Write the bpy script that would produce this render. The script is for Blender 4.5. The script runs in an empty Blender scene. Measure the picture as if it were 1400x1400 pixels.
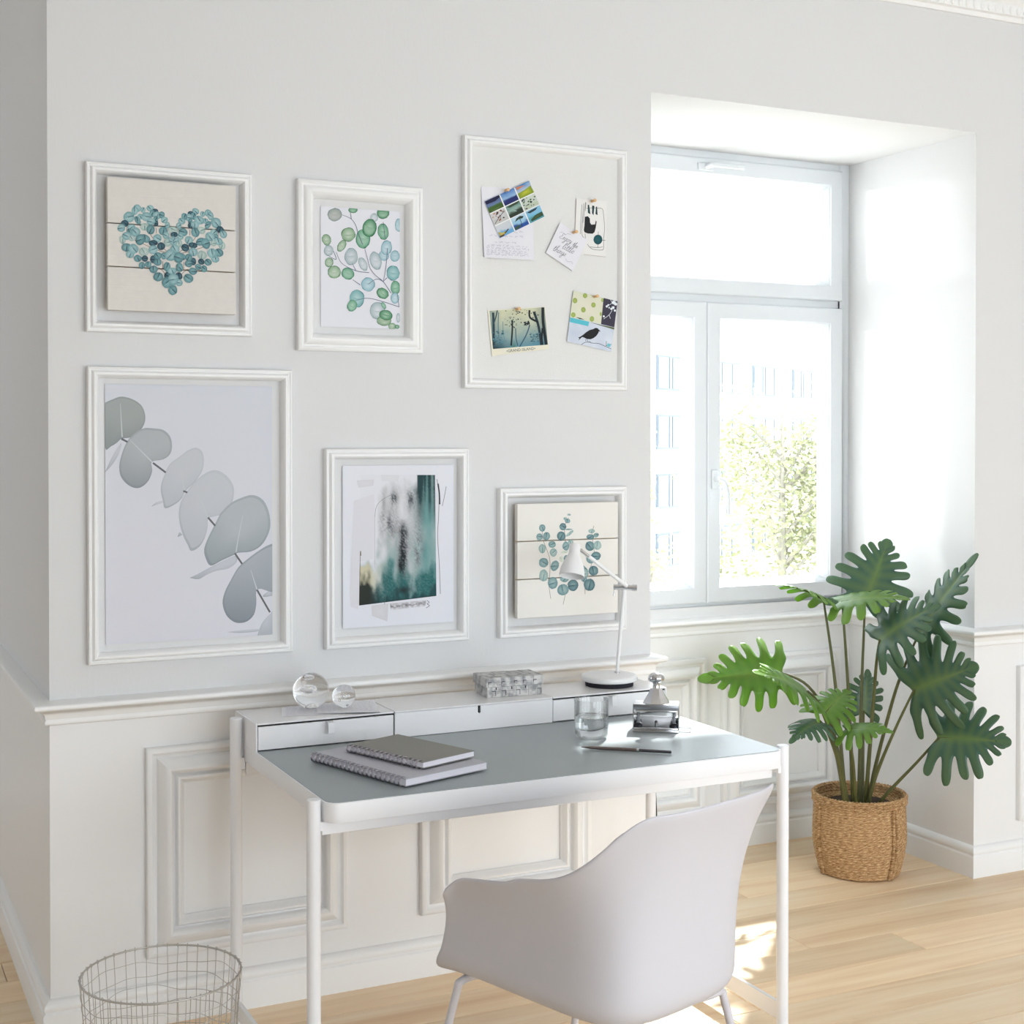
import bpy, bmesh, math, random
from mathutils import Vector, Matrix, noise
PI = math.pi
scene = bpy.context.scene
C = scene.collection
R = math.radians

# ---------------------------------------------------------------- camera
cam_d = bpy.data.cameras.new('camera')
cam_d.sensor_width = 36.0
cam_d.lens = 36.0 * 1941.7 / 1400.0
cam_d.shift_y = -(700.0 - 620.43) / 1400.0
cam_d.clip_start = 0.05
cam_d.clip_end = 500
cam = bpy.data.objects.new('camera', cam_d)
C.objects.link(cam)
cam.location = (0.0, -3.6521, 1.5)
cam.rotation_euler = (R(90 - 0.6966), 0.0, R(-25.9055))
scene.camera = cam

# ---------------------------------------------------------------- world, sun, exposure
world = bpy.data.worlds.new('sky')
scene.world = world
world.use_nodes = True
bg = world.node_tree.nodes['Background']
bg.inputs['Color'].default_value = (0.86, 0.93, 1.0, 1)
bg.inputs['Strength'].default_value = 4.6

sun_d = bpy.data.lights.new('sun', 'SUN')
sun_d.energy = 24.0
sun_d.angle = R(1.6)
sun_d.color = (1.0, 0.985, 0.96)
sun = bpy.data.objects.new('sun', sun_d)
C.objects.link(sun)
SUN_DIR = Vector((-1.0, -1.03, -1.34)).normalized()
sun.rotation_euler = SUN_DIR.to_track_quat('-Z', 'Y').to_euler()
sun.location = (8, 8, 10)

# sunlight thrown back by the glazed block across the street
glint_d = bpy.data.lights.new('facade_glint', 'SUN')
glint_d.energy = 1.0
glint_d.angle = R(2.5)
glint_d.color = (1.0, 0.99, 0.97)
glint = bpy.data.objects.new('facade_glint', glint_d)
C.objects.link(glint)
glint.rotation_euler = Vector((1.0, -0.98, -0.06)).normalized().to_track_quat('-Z', 'Y').to_euler()
glint.location = (-8, 12, 3)

scene.view_settings.view_transform = 'Standard'
scene.view_settings.look = 'None'
scene.view_settings.exposure = 0.42
scene.view_settings.gamma = 1.0
scene.view_settings.use_curve_mapping = False

def portal(name, loc, normal, w, h):
    d = bpy.data.lights.new(name, 'AREA')
    d.shape = 'RECTANGLE'; d.size = w; d.size_y = h
    d.cycles.is_portal = True
    o = bpy.data.objects.new(name, d); C.objects.link(o)
    o.location = loc
    o.rotation_euler = Vector(normal).to_track_quat('-Z', 'Y').to_euler()
    return o

# ---------------------------------------------------------------- helpers
def lin(r, g, b, a=1.0):
    f = lambda c: (c / 255.0 / 12.92) if c <= 10.3 else ((c / 255.0 + 0.055) / 1.055) ** 2.4
    return (f(r), f(g), f(b), a)

MATS = {}
def mat(name, col, rough=0.5, metal=0.0, spec=0.5, bump=None, var=None, coat=0.0, sheen=0.0):
    """principled material; bump=(scale, strength, stretch) noise relief; var=(scale, amount) tonal variation"""
    if name in MATS: return MATS[name]
    m = bpy.data.materials.new(name); m.use_nodes = True
    nt = m.node_tree; p = nt.nodes['Principled BSDF']
    p.inputs['Base Color'].default_value = col
    p.inputs['Roughness'].default_value = rough
    p.inputs['Metallic'].default_value = metal
    p.inputs['Specular IOR Level'].default_value = spec
    if coat: p.inputs['Coat Weight'].default_value = coat
    if sheen: p.inputs['Sheen Weight'].default_value = sheen
    if bump or var:
        tc = nt.nodes.new('ShaderNodeTexCoord')
    if bump:
        mp = nt.nodes.new('ShaderNodeMapping'); mp.inputs['Scale'].default_value = bump[2] if len(bump) > 2 else (1, 1, 1)
        nz = nt.nodes.new('ShaderNodeTexNoise'); nz.inputs['Scale'].default_value = bump[0]; nz.inputs['Detail'].default_value = 3
        bp = nt.nodes.new('ShaderNodeBump'); bp.inputs['Strength'].default_value = bump[1]; bp.inputs['Distance'].default_value = 0.002
        nt.links.new(tc.outputs['Object'], mp.inputs['Vector']); nt.links.new(mp.outputs['Vector'], nz.inputs['Vector'])
        nt.links.new(nz.outputs['Fac'], bp.inputs['Height']); nt.links.new(bp.outputs['Normal'], p.inputs['Normal'])
    if var:
        nv = nt.nodes.new('ShaderNodeTexNoise'); nv.inputs['Scale'].default_value = var[0]; nv.inputs['Detail'].default_value = 4
        nt.links.new(tc.outputs['Object'], nv.inputs['Vector'])
        mx = nt.nodes.new('ShaderNodeMix'); mx.data_type = 'RGBA'
        mx.inputs['A'].default_value = tuple(c * (1 - var[1]) for c in col[:3]) + (1,)
        mx.inputs['B'].default_value = tuple(min(1, c * (1 + var[1])) for c in col[:3]) + (1,)
        nt.links.new(nv.outputs['Fac'], mx.inputs['Factor']); nt.links.new(mx.outputs['Result'], p.inputs['Base Color'])
    MATS[name] = m
    return m

def print_mat(name, rough=0.6):
    """flat printed colours held on the mesh"""
    if name in MATS: return MATS[name]
    m = bpy.data.materials.new(name); m.use_nodes = True
    nt = m.node_tree; p = nt.nodes['Principled BSDF']
    a = nt.nodes.new('ShaderNodeVertexColor'); a.layer_name = 'Col'
    nt.links.new(a.outputs['Color'], p.inputs['Base Color'])
    p.inputs['Roughness'].default_value = rough
    p.inputs['Specular IOR Level'].default_value = 0.25
    MATS[name] = m
    return m

def clear_glass(name, tint=(1, 1, 1, 1), refl=0.07):
    if name in MATS: return MATS[name]
    m = bpy.data.materials.new(name); m.use_nodes = True
    nt = m.node_tree
    for n in list(nt.nodes): nt.nodes.remove(n)
    out = nt.nodes.new('ShaderNodeOutputMaterial')
    tr = nt.nodes.new('ShaderNodeBsdfTransparent'); tr.inputs['Color'].default_value = tint
    gl = nt.nodes.new('ShaderNodeBsdfGlossy'); gl.inputs['Roughness'].default_value = 0.02
    lw = nt.nodes.new('ShaderNodeLayerWeight'); lw.inputs['Blend'].default_value = 0.25
    mu = nt.nodes.new('ShaderNodeMath'); mu.operation = 'MULTIPLY_ADD'
    mu.inputs[1].default_value = 0.5; mu.inputs[2].default_value = refl * 0.4
    mix = nt.nodes.new('ShaderNodeMixShader')
    nt.links.new(lw.outputs['Fresnel'], mu.inputs[0]); nt.links.new(mu.outputs[0], mix.inputs['Fac'])
    nt.links.new(tr.outputs[0], mix.inputs[1]); nt.links.new(gl.outputs[0], mix.inputs[2])
    nt.links.new(mix.outputs[0], out.inputs['Surface'])
    MATS[name] = m
    return m

def solid_glass(name, ior=1.5, col=(1, 1, 1, 1), rough=0.0):
    if name in MATS: return MATS[name]
    m = bpy.data.materials.new(name); m.use_nodes = True
    p = m.node_tree.nodes['Principled BSDF']
    p.inputs['Base Color'].default_value = col
    p.inputs['Transmission Weight'].default_value = 1.0
    p.inputs['Roughness'].default_value = rough
    p.inputs['IOR'].default_value = ior
    MATS[name] = m
    return m

class MB:
    """collects shapes of ONE mesh"""
    def __init__(s): s.v = []; s.f = []; s.c = []; s.col = None
    def add(s, verts, faces, col=None):
        n = len(s.v)
        s.v += [tuple(p) for p in verts]
        s.f += [tuple(n + i for i in f) for f in faces]
        s.c += [col or s.col or (1, 1, 1, 1)] * len(verts) if not isinstance(col, list) else col
        return s
    def box(s, x0, x1, y0, y1, z0, z1):
        v = [(x, y, z) for x in (x0, x1) for y in (y0, y1) for z in (z0, z1)]
        return s.add(v, [(0, 1, 3, 2), (4, 6, 7, 5), (0, 4, 5, 1), (2, 3, 7, 6), (0, 2, 6, 4), (1, 5, 7, 3)])
    def tube(s, pts, r, n=10, closed=False, caps=True):
        pts = [Vector(p) for p in pts]; m = len(pts)
        rs = r if isinstance(r, (list, tuple)) else [r] * m
        prev = None; rings = []
        for i, p in enumerate(pts):
            if closed: t = (pts[(i + 1) % m] - pts[i - 1])
            else: t = pts[min(i + 1, m - 1)] - pts[max(i - 1, 0)]
            t.normalize()
            if prev is None:
                a = t.orthogonal().normalized()
            else:
                a = (prev - t * prev.dot(t))
                a = a.normalized() if a.length > 1e-6 else t.orthogonal().normalized()
            prev = a; b = t.cross(a)
            rings.append([p + (a * math.cos(k * 2 * PI / n) + b * math.sin(k * 2 * PI / n)) * rs[i] for k in range(n)])
        v = [q for g in rings for q in g]; f = []
        for i in range(m if closed else m - 1):
            j = (i + 1) % m
            for k in range(n):
                f.append((i * n + k, i * n + (k + 1) % n, j * n + (k + 1) % n, j * n + k))
        if caps and not closed:
            f.append(tuple(range(n))[::-1]); f.append(tuple((m - 1) * n + k for k in range(n)))
        return s.add(v, f)
    def cyl(s, p, q, r, n=16, r2=None):
        return s.tube([p, q], [r, r if r2 is None else r2], n)
    def lathe(s, prof, n=32, c=(0, 0, 0), axis='z', closed=False):
        v = []; f = []; m = len(prof)
        for (r, h) in prof:
            for k in range(n):
                a = 2 * PI * k / n
                if axis == 'z': v.append((c[0] + r * math.cos(a), c[1] + r * math.sin(a), c[2] + h))
                elif axis == 'y': v.append((c[0] + r * math.cos(a), c[1] + h, c[2] + r * math.sin(a)))
                else: v.append((c[0] + h, c[1] + r * math.cos(a), c[2] + r * math.sin(a)))
        for i in range(m if closed else m - 1):
            j = (i + 1) % m
            for k in range(n):
                f.append((i * n + k, i * n + (k + 1) % n, j * n + (k + 1) % n, j * n + k))
        if not closed:
            if prof[0][0] > 1e-6: f.append(tuple(range(n))[::-1])
            if prof[-1][0] > 1e-6: f.append(tuple((m - 1) * n + k for k in range(n)))
        return s.add(v, f)
    def prism(s, pts, y0, y1):
        """outline in the x-z plane given thickness along y"""
        n = len(pts)
        v = [(p[0], y0, p[1]) for p in pts] + [(p[0], y1, p[1]) for p in pts]
        f = [tuple(range(n)), tuple(range(2 * n - 1, n - 1, -1))]
        f += [(i, n + i, n + (i + 1) % n, (i + 1) % n) for i in range(n)]
        return s.add(v, f)
    def sphere(s, c, r, n=24, m=12, sz=1.0):
        prof = [(r * math.sin(PI * i / m), -r * sz * math.cos(PI * i / m)) for i in range(m + 1)]
        return s.lathe(prof, n, c)
    def build(s, name, material, parent=None, smooth=None, world=False, bevel=None, subsurf=0):
        off = Vector((0, 0, 0))
        if world and parent is not None:
            q = parent
            while q is not None: off += q.location; q = q.parent
        me = bpy.data.meshes.new(name)
        me.from_pydata([tuple(Vector(p) - off) for p in s.v], [], s.f)
        bm = bmesh.new(); bm.from_mesh(me)
        bmesh.ops.remove_doubles(bm, verts=bm.verts, dist=1e-6) if s.col is None and all(c == (1, 1, 1, 1) for c in s.c) else None
        if s.col is None and all(c == (1, 1, 1, 1) for c in s.c): bmesh.ops.recalc_face_normals(bm, faces=bm.faces)
        if bevel:
            bmesh.ops.bevel(bm, geom=[e for e in bm.edges if e.calc_face_angle(0) > R(35)], offset=bevel[0], segments=bevel[1], affect='EDGES', profile=0.5)
        bm.to_mesh(me); bm.free()
        if not all(c == (1, 1, 1, 1) for c in s.c):
            at = me.color_attributes.new('Col', 'FLOAT_COLOR', 'POINT')
            for i, c in enumerate(s.c): at.data[i].color = c
        if smooth is not None:
            me.shade_smooth()
            me.set_sharp_from_angle(angle=R(smooth))
        me.materials.append(material)
        o = bpy.data.objects.new(name, me); C.objects.link(o)
        if parent is not None: o.parent = parent
        if subsurf:
            sd = o.modifiers.new('subdivision', 'SUBSURF'); sd.levels = subsurf; sd.render_levels = subsurf
        return o

def tag(o, label=None, cat=None, group=None, kind=None):
    if label: o['label'] = label
    if cat: o['category'] = cat
    if group: o['group'] = group
    if kind: o['kind'] = kind
    return o

def thing(name, label, cat, loc=(0, 0, 0), rz=0.0, group=None):
    o = bpy.data.objects.new(name, None); C.objects.link(o)
    o.empty_display_size = 0.05
    o.location = loc; o.rotation_euler = (0, 0, rz)
    return tag(o, label, cat, group)

def struct(name, mb, m, parent=None, smooth=None, label=None, **k):
    o = mb.build(name, m, parent, smooth, **k)
    o['kind'] = 'structure'
    if label: o['label'] = label
    return o

def sweep(mb, prof, path, closed=False):
    """profile (offset to the right of travel, z) swept along a plan path with mitred corners"""
    n = len(path); P = [Vector((p[0], p[1])) for p in path]; rings = []
    for i in range(n):
        def nrm(a, b):
            d = (b - a).normalized(); return Vector((d.y, -d.x))
        if closed or 0 < i < n - 1:
            n1 = nrm(P[i - 1], P[i]); n2 = nrm(P[i], P[(i + 1) % n])
            k = (n1 + n2); k = k / k.dot(n1)
        elif i == 0: k = nrm(P[0], P[1])
        else: k = nrm(P[-2], P[-1])
        rings.append([(P[i].x + k.x * u, P[i].y + k.y * u, z) for u, z in prof])
    m = len(prof); v = [q for r in rings for q in r]; f = []
    for i in range(n if closed else n - 1):
        j = (i + 1) % n
        for k in range(m - 1):
            f.append((i * m + k, i * m + k + 1, j * m + k + 1, j * m + k))
    if not closed:
        f.append(tuple(range(m))); f.append(tuple((n - 1) * m + k for k in range(m))[::-1])
    return mb.add(v, f)

def rect_frame(mb, prof, x0, x1, z0, z1, y):
    """moulding (inset from the outer edge, height towards the room) around an upright rectangle lying on plane y"""
    m = len(prof); v = []
    for (sx, sz) in ((0, 0), (1, 0), (1, 1), (0, 1)):
        for u, h in prof:
            v.append(((x0 + u) if sx == 0 else (x1 - u), y - h, (z0 + u) if sz == 0 else (z1 - u)))
    f = []
    for i in range(4):
        j = (i + 1) % 4
        for k in range(m - 1):
            f.append((i * m + k, j * m + k, j * m + k + 1, i * m + k + 1))
        f.append((i * m + m - 1, j * m + m - 1, j * m, i * m))
    return mb.add(v, f)

def copy_tree(o, parent=None):
    c = o.copy(); C.objects.link(c)
    if parent is not None: c.parent = parent
    for ch in list(o.children): copy_tree(ch, c)
    return c

def catmull(pts, k=6):
    P = [Vector(p) for p in pts]
    if len(P) < 3: return P
    out = []
    for i in range(len(P) - 1):
        p0 = P[max(i - 1, 0)]; p1 = P[i]; p2 = P[i + 1]; p3 = P[min(i + 2, len(P) - 1)]
        for j in range(k):
            t = j / k
            out.append(0.5 * ((2 * p1) + (p2 - p0) * t + (2 * p0 - 5 * p1 + 4 * p2 - p3) * t * t + (3 * p1 - p0 - 3 * p2 + p3) * t ** 3))
    out.append(P[-1])
    return out
# ---------------------------------------------------------------- surfaces of the room
M_wall = mat('wall_paint', lin(223, 223, 223), 0.75, spec=0.25, bump=(140, 0.10, (1, 1, 0.35)))
M_trim = mat('trim_paint', lin(244, 244, 243), 0.38, spec=0.4)
M_lower = mat('wainscot_paint_brightened', lin(240, 240, 240), 0.42, spec=0.4, bump=(30, 0.03))  # lighter than the upper wall to make up for missing light low down
M_ceil = mat('ceiling_paint', lin(228, 228, 228), 0.8, spec=0.2)
M_pvc = mat('window_frame_white', lin(220, 224, 227), 0.3, spec=0.5)
M_pane = clear_glass('window_glass', (0.89, 0.905, 0.905, 1), 0.08)
M_gap = mat('dark_gap', lin(40, 36, 32), 0.9)

def wood_material():
    m = bpy.data.materials.new('oak_plank'); m.use_nodes = True
    nt = m.node_tree; L = nt.links; p = nt.nodes['Principled BSDF']
    tc = nt.nodes.new('ShaderNodeTexCoord'); oi = nt.nodes.new('ShaderNodeObjectInfo')
    ad = nt.nodes.new('ShaderNodeVectorMath'); ad.operation = 'MULTIPLY_ADD'
    ad.inputs[1].default_value = (37.0, 91.0, 53.0)
    L.new(oi.outputs['Random'], ad.inputs[0]); L.new(tc.outputs['Object'], ad.inputs[2])
    mp = nt.nodes.new('ShaderNodeMapping'); mp.inputs['Scale'].default_value = (1.0, 17.0, 10.0)
    L.new(ad.outputs[0], mp.inputs['Vector'])
    n1 = nt.nodes.new('ShaderNodeTexNoise'); n1.inputs['Scale'].default_value = 1.6; n1.inputs['Detail'].default_value = 6; n1.inputs['Distortion'].default_value = 0.6
    L.new(mp.outputs['Vector'], n1.inputs['Vector'])
    mp2 = nt.nodes.new('ShaderNodeMapping'); mp2.inputs['Scale'].default_value = (0.9, 4.0, 4.0)
    L.new(ad.outputs[0], mp2.inputs['Vector'])
    n2 = nt.nodes.new('ShaderNodeTexNoise'); n2.inputs['Scale'].default_value = 1.4; n2.inputs['Detail'].default_value = 3
    L.new(mp2.outputs['Vector'], n2.inputs['Vector'])
    cr = nt.nodes.new('ShaderNodeValToRGB')
    cr.color_ramp.elements[0].position = 0.30; cr.color_ramp.elements[0].color = lin(224, 188, 146)
    cr.color_ramp.elements[1].position = 0.75; cr.color_ramp.elements[1].color = lin(250, 232, 204)
    e = cr.color_ramp.elements.new(0.52); e.color = lin(240, 214, 178)
    mx = nt.nodes.new('ShaderNodeMix'); mx.data_type = 'FLOAT'; mx.inputs['Factor'].default_value = 0.45
    L.new(n1.outputs['Fac'], mx.inputs['A']); L.new(n2.outputs['Fac'], mx.inputs['B'])
    L.new(mx.outputs['Result'], cr.inputs['Fac'])
    hs = nt.nodes.new('ShaderNodeHueSaturation')
    mr = nt.nodes.new('ShaderNodeMapRange'); mr.inputs['To Min'].default_value = 0.88; mr.inputs['To Max'].default_value = 1.1
    L.new(oi.outputs['Random'], mr.inputs['Value']); L.new(mr.outputs['Result'], hs.inputs['Value'])
    L.new(cr.outputs['Color'], hs.inputs['Color'])
    L.new(hs.outputs['Color'], p.inputs['Base Color'])
    # sparse knots are darker dots with a shape of their own
    p.inputs['Roughness'].default_value = 0.42; p.inputs['Specular IOR Level'].default_value = 0.4
    bp = nt.nodes.new('ShaderNodeBump'); bp.inputs['Strength'].default_value = 0.06; bp.inputs['Distance'].default_value = 0.001
    L.new(n1.outputs['Fac'], bp.inputs['Height']); L.new(bp.outputs['Normal'], p.inputs['Normal'])
    return m
M_oak = wood_material()

# geometry of the place (metres): window wall at y = 0, niche x 2.236..3.523 reaching back to y = 0.654
XL, XN, XR = 0.502, 2.236, 3.523
ND, NZ = 0.654, 2.53
RX0, RX1, RY0, RY1, CZ = -2.8, 6.2, -5.0, 2.6, 3.12

floor = struct('floor', MB().box(RX0, RX1, RY0, 0.78, -0.12, -0.014).box(RX0, XL, 0.78, RY1, -0.12, -0.014), M_gap, label='pale oak plank floor')
rnd = random.Random(4)
PW, PLN = 0.152, 2.05
def plank_mesh(L):
    g = 0.0009; c = 0.0012
    x0, x1, y0, y1 = g, L - g, g, PW - g
    v = [(x0, y0, -0.014), (x1, y0, -0.014), (x1, y1, -0.014), (x0, y1, -0.014), (x0, y0, -c), (x1, y0, -c), (x1, y1, -c), (x0, y1, -c),
         (x0 + c, y0 + c, 0), (x1 - c, y0 + c, 0), (x1 - c, y1 - c, 0), (x0 + c, y1 - c, 0)]
    f = [(0, 1, 5, 4), (1, 2, 6, 5), (2, 3, 7, 6), (3, 0, 4, 7), (4, 5, 9, 8), (5, 6, 10, 9), (6, 7, 11, 10), (7, 4, 8, 11), (8, 9, 10, 11), (3, 2, 1, 0)]
    me = bpy.data.meshes.new('plank'); me.from_pydata(v, [], f); me.materials.append(M_oak)
    return me
plank_me = {}
row = 0
y = 0.302 - PW * 35
while y < RY1 - 0.05:
    xe = RX1 if y < 0.65 else XL + 0.02
    x = RX0 - rnd.random() * 1.6 + 0.0
    x = RX0
    first = round(0.5 + rnd.random() * 1.5, 1)
    L = first
    while x < xe - 0.02:
        LL = min(L, xe - x)
        key = round(LL, 3)
        if key not in plank_me: plank_me[key] = plank_mesh(LL)
        o = bpy.data.objects.new('plank', plank_me[key]); C.objects.link(o)
        o.location = (x, y, 0); o.parent = floor
        x += LL; L = PLN
    y += PW; row += 1

ceiling = struct('ceiling', MB().box(RX0 - .2, RX1 + .2, RY0 - .2, 0.85, CZ, CZ + .2).box(RX0 - .2, XL + .3, 0.85, RY1 + .2, CZ, CZ + .2), M_ceil)

ZR = 0.80   # wall colour is raised below the dado rail, standing in for light there
def two_tone(name, boxes, label=None):
    up = MB(); lo = MB()
    for (x0, x1, y0, y1, z0, z1) in boxes:
        if z1 <= ZR: lo.box(x0, x1, y0, y1, z0, z1)
        elif z0 >= ZR: up.box(x0, x1, y0, y1, z0, z1)
        else: lo.box(x0, x1, y0, y1, z0, ZR); up.box(x0, x1, y0, y1, ZR, z1)
    o = struct(name, up, M_wall, label=label)
    if lo.v: lo.build('wainscot', M_lower, o)
    return o
two_tone('wall_back', [(XL, XN, 0, 0.78, 0, CZ), (XR, RX1, 0, 0.78, 0, CZ), (XN, XR, 0, 0.78, NZ, CZ), (XN, XR, ND, 0.78, 0, 0.885)], 'white wall with a deep window niche')
two_tone('wall_return', [(XL, XL + 0.25, 0.78, RY1, 0, CZ)], 'white side wall turning away behind the corner')
two_tone('wall_alcove', [(RX0, XL + .25, RY1, RY1 + .2, 0, CZ)])
def wall_openings(name, axis, c0, c1, a0, a1, ops, t0, t1):
    """wall with rectangular window openings: axis 'x' runs along x at y t0..t1, 'y' runs along y at x t0..t1"""
    bs = []; cur = a0
    for (o0, o1, z0, z1) in ops:
        bs += [(cur, o0, 0, CZ), (o0, o1, 0, z0), (o0, o1, z1, CZ)]; cur = o1
    bs.append((cur, a1, 0, CZ))
    return two_tone(name, [((a, b, t0, t1, z0, z1) if axis == 'x' else (t0, t1, a, b, z0, z1)) for a, b, z0, z1 in bs])
FILL_FRONT = [(0.25, 1.8, 0.03, 2.4), (2.05, 3.6, 0.03, 2.4), (3.85, 5.4, 0.03, 2.4)]  # added openings behind the camera, out of view, for fill daylight
FILL_LEFT = [(0.8, 1.8, 0.8, 2.5)]  # added unseen opening, placed to light the return wall
wall_openings('wall_front', 'x', 0, 0, RX0 - .2, RX1 + .2, FILL_FRONT, RY0 - .2, RY0)
two_tone('wall_right', [(RX1, RX1 + .2, RY0, 0.78, 0, CZ)])
wall_openings('wall_left', 'y', 0, 0, RY0, RY1 + .2, FILL_LEFT, RX0 - .2, RX0)
for i, (a, b, z0, z1) in enumerate(FILL_FRONT):
    portal('daylight_portal', ((a + b) / 2, RY0 - .1, (z0 + z1) / 2), (0, 1, 0), b - a, z1 - z0)
    fr = MB()
    fr.box(a, a + .07, RY0 - .14, RY0 - .08, z0, z1).box(b - .07, b, RY0 - .14, RY0 - .08, z0, z1).box(a, b, RY0 - .14, RY0 - .08, z0, z0 + .07).box(a, b, RY0 - .14, RY0 - .08, z1 - .07, z1).box((a + b) / 2 - .04, (a + b) / 2 + .04, RY0 - .14, RY0 - .08, z0, z1)
    struct('window_%d' % (i + 2), fr, M_pvc)  # frame of an added, unseen fill-light window
for i, (a, b, z0, z1) in enumerate(FILL_LEFT):
    portal('daylight_portal', (RX0 - .1, (a + b) / 2, (z0 + z1) / 2), (1, 0, 0), b - a, z1 - z0)
    fr = MB(); xa, xb = RX0 - .14, RX0 - .08
    fr.box(xa, xb, a, a + .07, z0, z1).box(xa, xb, b - .07, b, z0, z1).box(xa, xb, a, b, z0, z0 + .07).box(xa, xb, a, b, z1 - .07, z1).box(xa, xb, (a + b) / 2 - .04, (a + b) / 2 + .04, z0, z1)
    struct('window_%d' % (i + 5), fr, M_pvc)  # frame of the added window on the left, never in view
portal('daylight_portal', ((XN + XR) / 2, 0.79, 1.7), (0, -1, 0), XR - XN, 1.66)

# dado rail, baseboard and cornice follow the wall round the corner and through the niche
PATH = [(XL, RY1), (XL, 0), (XN, 0), (XN, ND), (XR, ND), (XR, 0), (RX1, 0)]
RAIL = [(0, .786), (.009, .786), (.012, .789), (.0125, .795), (.010, .801), (.012, .804), (.013, .812), (.018, .819), (.026, .8235), (.036, .826), (.040, .831), (.0395, .837), (.036, .841), (.024, .8435), (.012, .846), (0, .8475)]
struct('trim_1', sweep(MB(), RAIL, PATH), M_trim, smooth=50, label='white dado rail moulding')
BASE = [(.020, 0), (.020, .066), (.019, .070), (.0155, .0725), (.014, .076), (.0165, .081), (.0175, .086), (.0155, .093), (.009, .099), (.004, .1035), (0, .105)]
struct('baseboard_back', sweep(MB(), BASE, PATH), M_trim, smooth=40, label='white profiled baseboard')
CORN = [(0, 2.918), (.012, 2.918), (.016, 2.926), (.018, 2.931), (.030, 2.934), (.032, 2.966), (.040, 2.972), (.052, 2.985), (.075, 3.02), (.11, 3.05), (.15, 3.068), (.155, 3.085), (.17, 3.09), (.17, CZ), (0, CZ)]
corn = struct('trim_2', sweep(MB(), CORN, [(XL, RY1), (XL, 0), (RX1, 0)]), M_trim, smooth=40, label='white stucco cornice with egg moulding')
dm = None
for i in range(170):
    x = 0.56 + i * 0.0325
    if dm is None:
        b = MB()
        b.sphere((0, 0, 0), 0.013, 10, 6, 1.1)
        ob = b.build('egg_bead', M_trim, corn, smooth=60); dm = ob.data
    else:
        ob = bpy.data.objects.new('egg_bead', dm); C.objects.link(ob); ob.parent = corn
    ob.location = (x, -.030, 2.950); ob.scale = (.8, .55, 1)
dm = None
for i in range(58):
    x = 0.60 + i * 0.095
    if dm is None:
        b = MB()
        for k in range(5):
            a = k * 2 * PI / 5 + PI / 2
            b.sphere((.013 * math.cos(a), 0, .013 * math.sin(a)), .011, 8, 5)
        b.sphere((0, -.006, 0), .008, 8, 5)
        ob = b.build('rosette', M_trim, corn, smooth=60); dm = ob.data
    else:
        ob = bpy.data.objects.new('rosette', dm); C.objects.link(ob); ob.parent = corn
    ob.location = (x, -.075, 3.012)

# wainscot panel mouldings
PANEL = [(0, -.002), (0, .012), (.002, .0145), (.006, .016), (.014, .016), (.018, .013), (.022, .010), (.027, .009), (.029, .013), (.035, .018), (.043, .023), (.051, .028), (.057, .029), (.063, .026), (.067, .018), (.069, .012), (.073, .010), (.075, .014), (.079, .018), (.084, .0185), (.089, .015), (.093, .008), (.098, .005), (.098, -.002)]
for i, (x0, x1, z0, z1, yy, lab) in enumerate([(.735, 1.273, .171, .708, 0, 'white wainscot panel moulding beside the corner'), (1.487, 2.0255, .171, .708, 0, 'white wainscot panel moulding behind the desk'),
                          (2.328, 2.865, .141, .700, ND, 'white panel moulding under the window beside the desk'), (2.934, 3.471, .141, .700, ND, 'white panel moulding under the window behind the plant'),
                          (3.715, 4.253, .171, .708, 0, 'white wainscot panel moulding right of the niche')]):
    struct('trim_%d' % (i + 3), rect_frame(MB(), [(u, h * 1.3) for u, h in PANEL], x0, x1, z0, z1, yy), M_lower, smooth=40, label=lab)

# ---------------------------------------------------------------- the window in the niche
win = thing('window_1', 'white three-part window in the deep niche', None, ((XN + XR) / 2, 0.70, 0.885))
win['kind'] = 'structure'
b = MB()
fx0, fx1 = XN, XR
b.box(fx0, fx0 + .045, .662, .735, .885, NZ).box(fx1 - .045, fx1, .662, .735, .885, NZ)
b.box(fx0 + .045, fx1 - .045, .662, .735, .885, .912).box(fx0 + .045, fx1 - .045, .662, .735, 2.492, NZ)
b.build('window_frame', M_pvc, win, world=True, bevel=(.002, 2), smooth=30)
MB().box(fx0 + .045, fx1 - .045, .668, .735, 1.975, 2.025).build('transom', M_pvc, win, world=True, bevel=(.002, 2), smooth=30)
SASH = [(0, -.045), (0, .006), (.002, .010), (.006, .012), (.050, .012), (.056, .010), (.058, .004), (.0595, .004), (.063, -.002), (.078, -.036), (.078, -.045)]
def sash(name, x0, x1, z0, z1):
    o = rect_frame(MB(), SASH, x0, x1, z0, z1, .664).build(name, M_pvc, win, smooth=25, world=True)
    MB().box(x0 + .074, x1 - .074, .699, .705, z0 + .074, z1 - .074).build('pane', M_pane, o, world=True)
    return o
mid = 2.8745
s1 = sash('sash', fx0 + .036, mid, .897, 1.985)
s2 = sash('sash', mid, fx1 - .036, .897, 1.985)
s3 = sash('sash', fx0 + .036, fx1 - .036, 2.013, 2.505)
def lever(parent, x, z, d, L):
    h = MB()
    if d == 'down': h.box(x - .014, x + .014, .643, .653, z - .035, z + .035)
    else: h.box(x - .035, x + .035, .643, .653, z - .014, z + .014)
    r = h.build('handle_plate', M_pvc, parent, world=True, bevel=(.004, 3), smooth=40)
    t = MB()
    if d == 'down':
        t.tube(catmull([(x, .650, z), (x, .615, z), (x + .012, .603, z - .012), (x + .022, .600, z - .05), (x + .024, .600, z - L)]), .009, 10)
    else:
        t.tube(catmull([(x, .650, z), (x, .615, z), (x + .012, .603, z), (x + .05, .600, z), (x + L, .600, z)]), .009, 10)
    t.build('handle', M_pvc, parent, smooth=60, world=True)
lever(s2, mid + .030, 1.345, 'down', .125)
lever(s3, 2.865, 2.470, 'side', .13)
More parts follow.
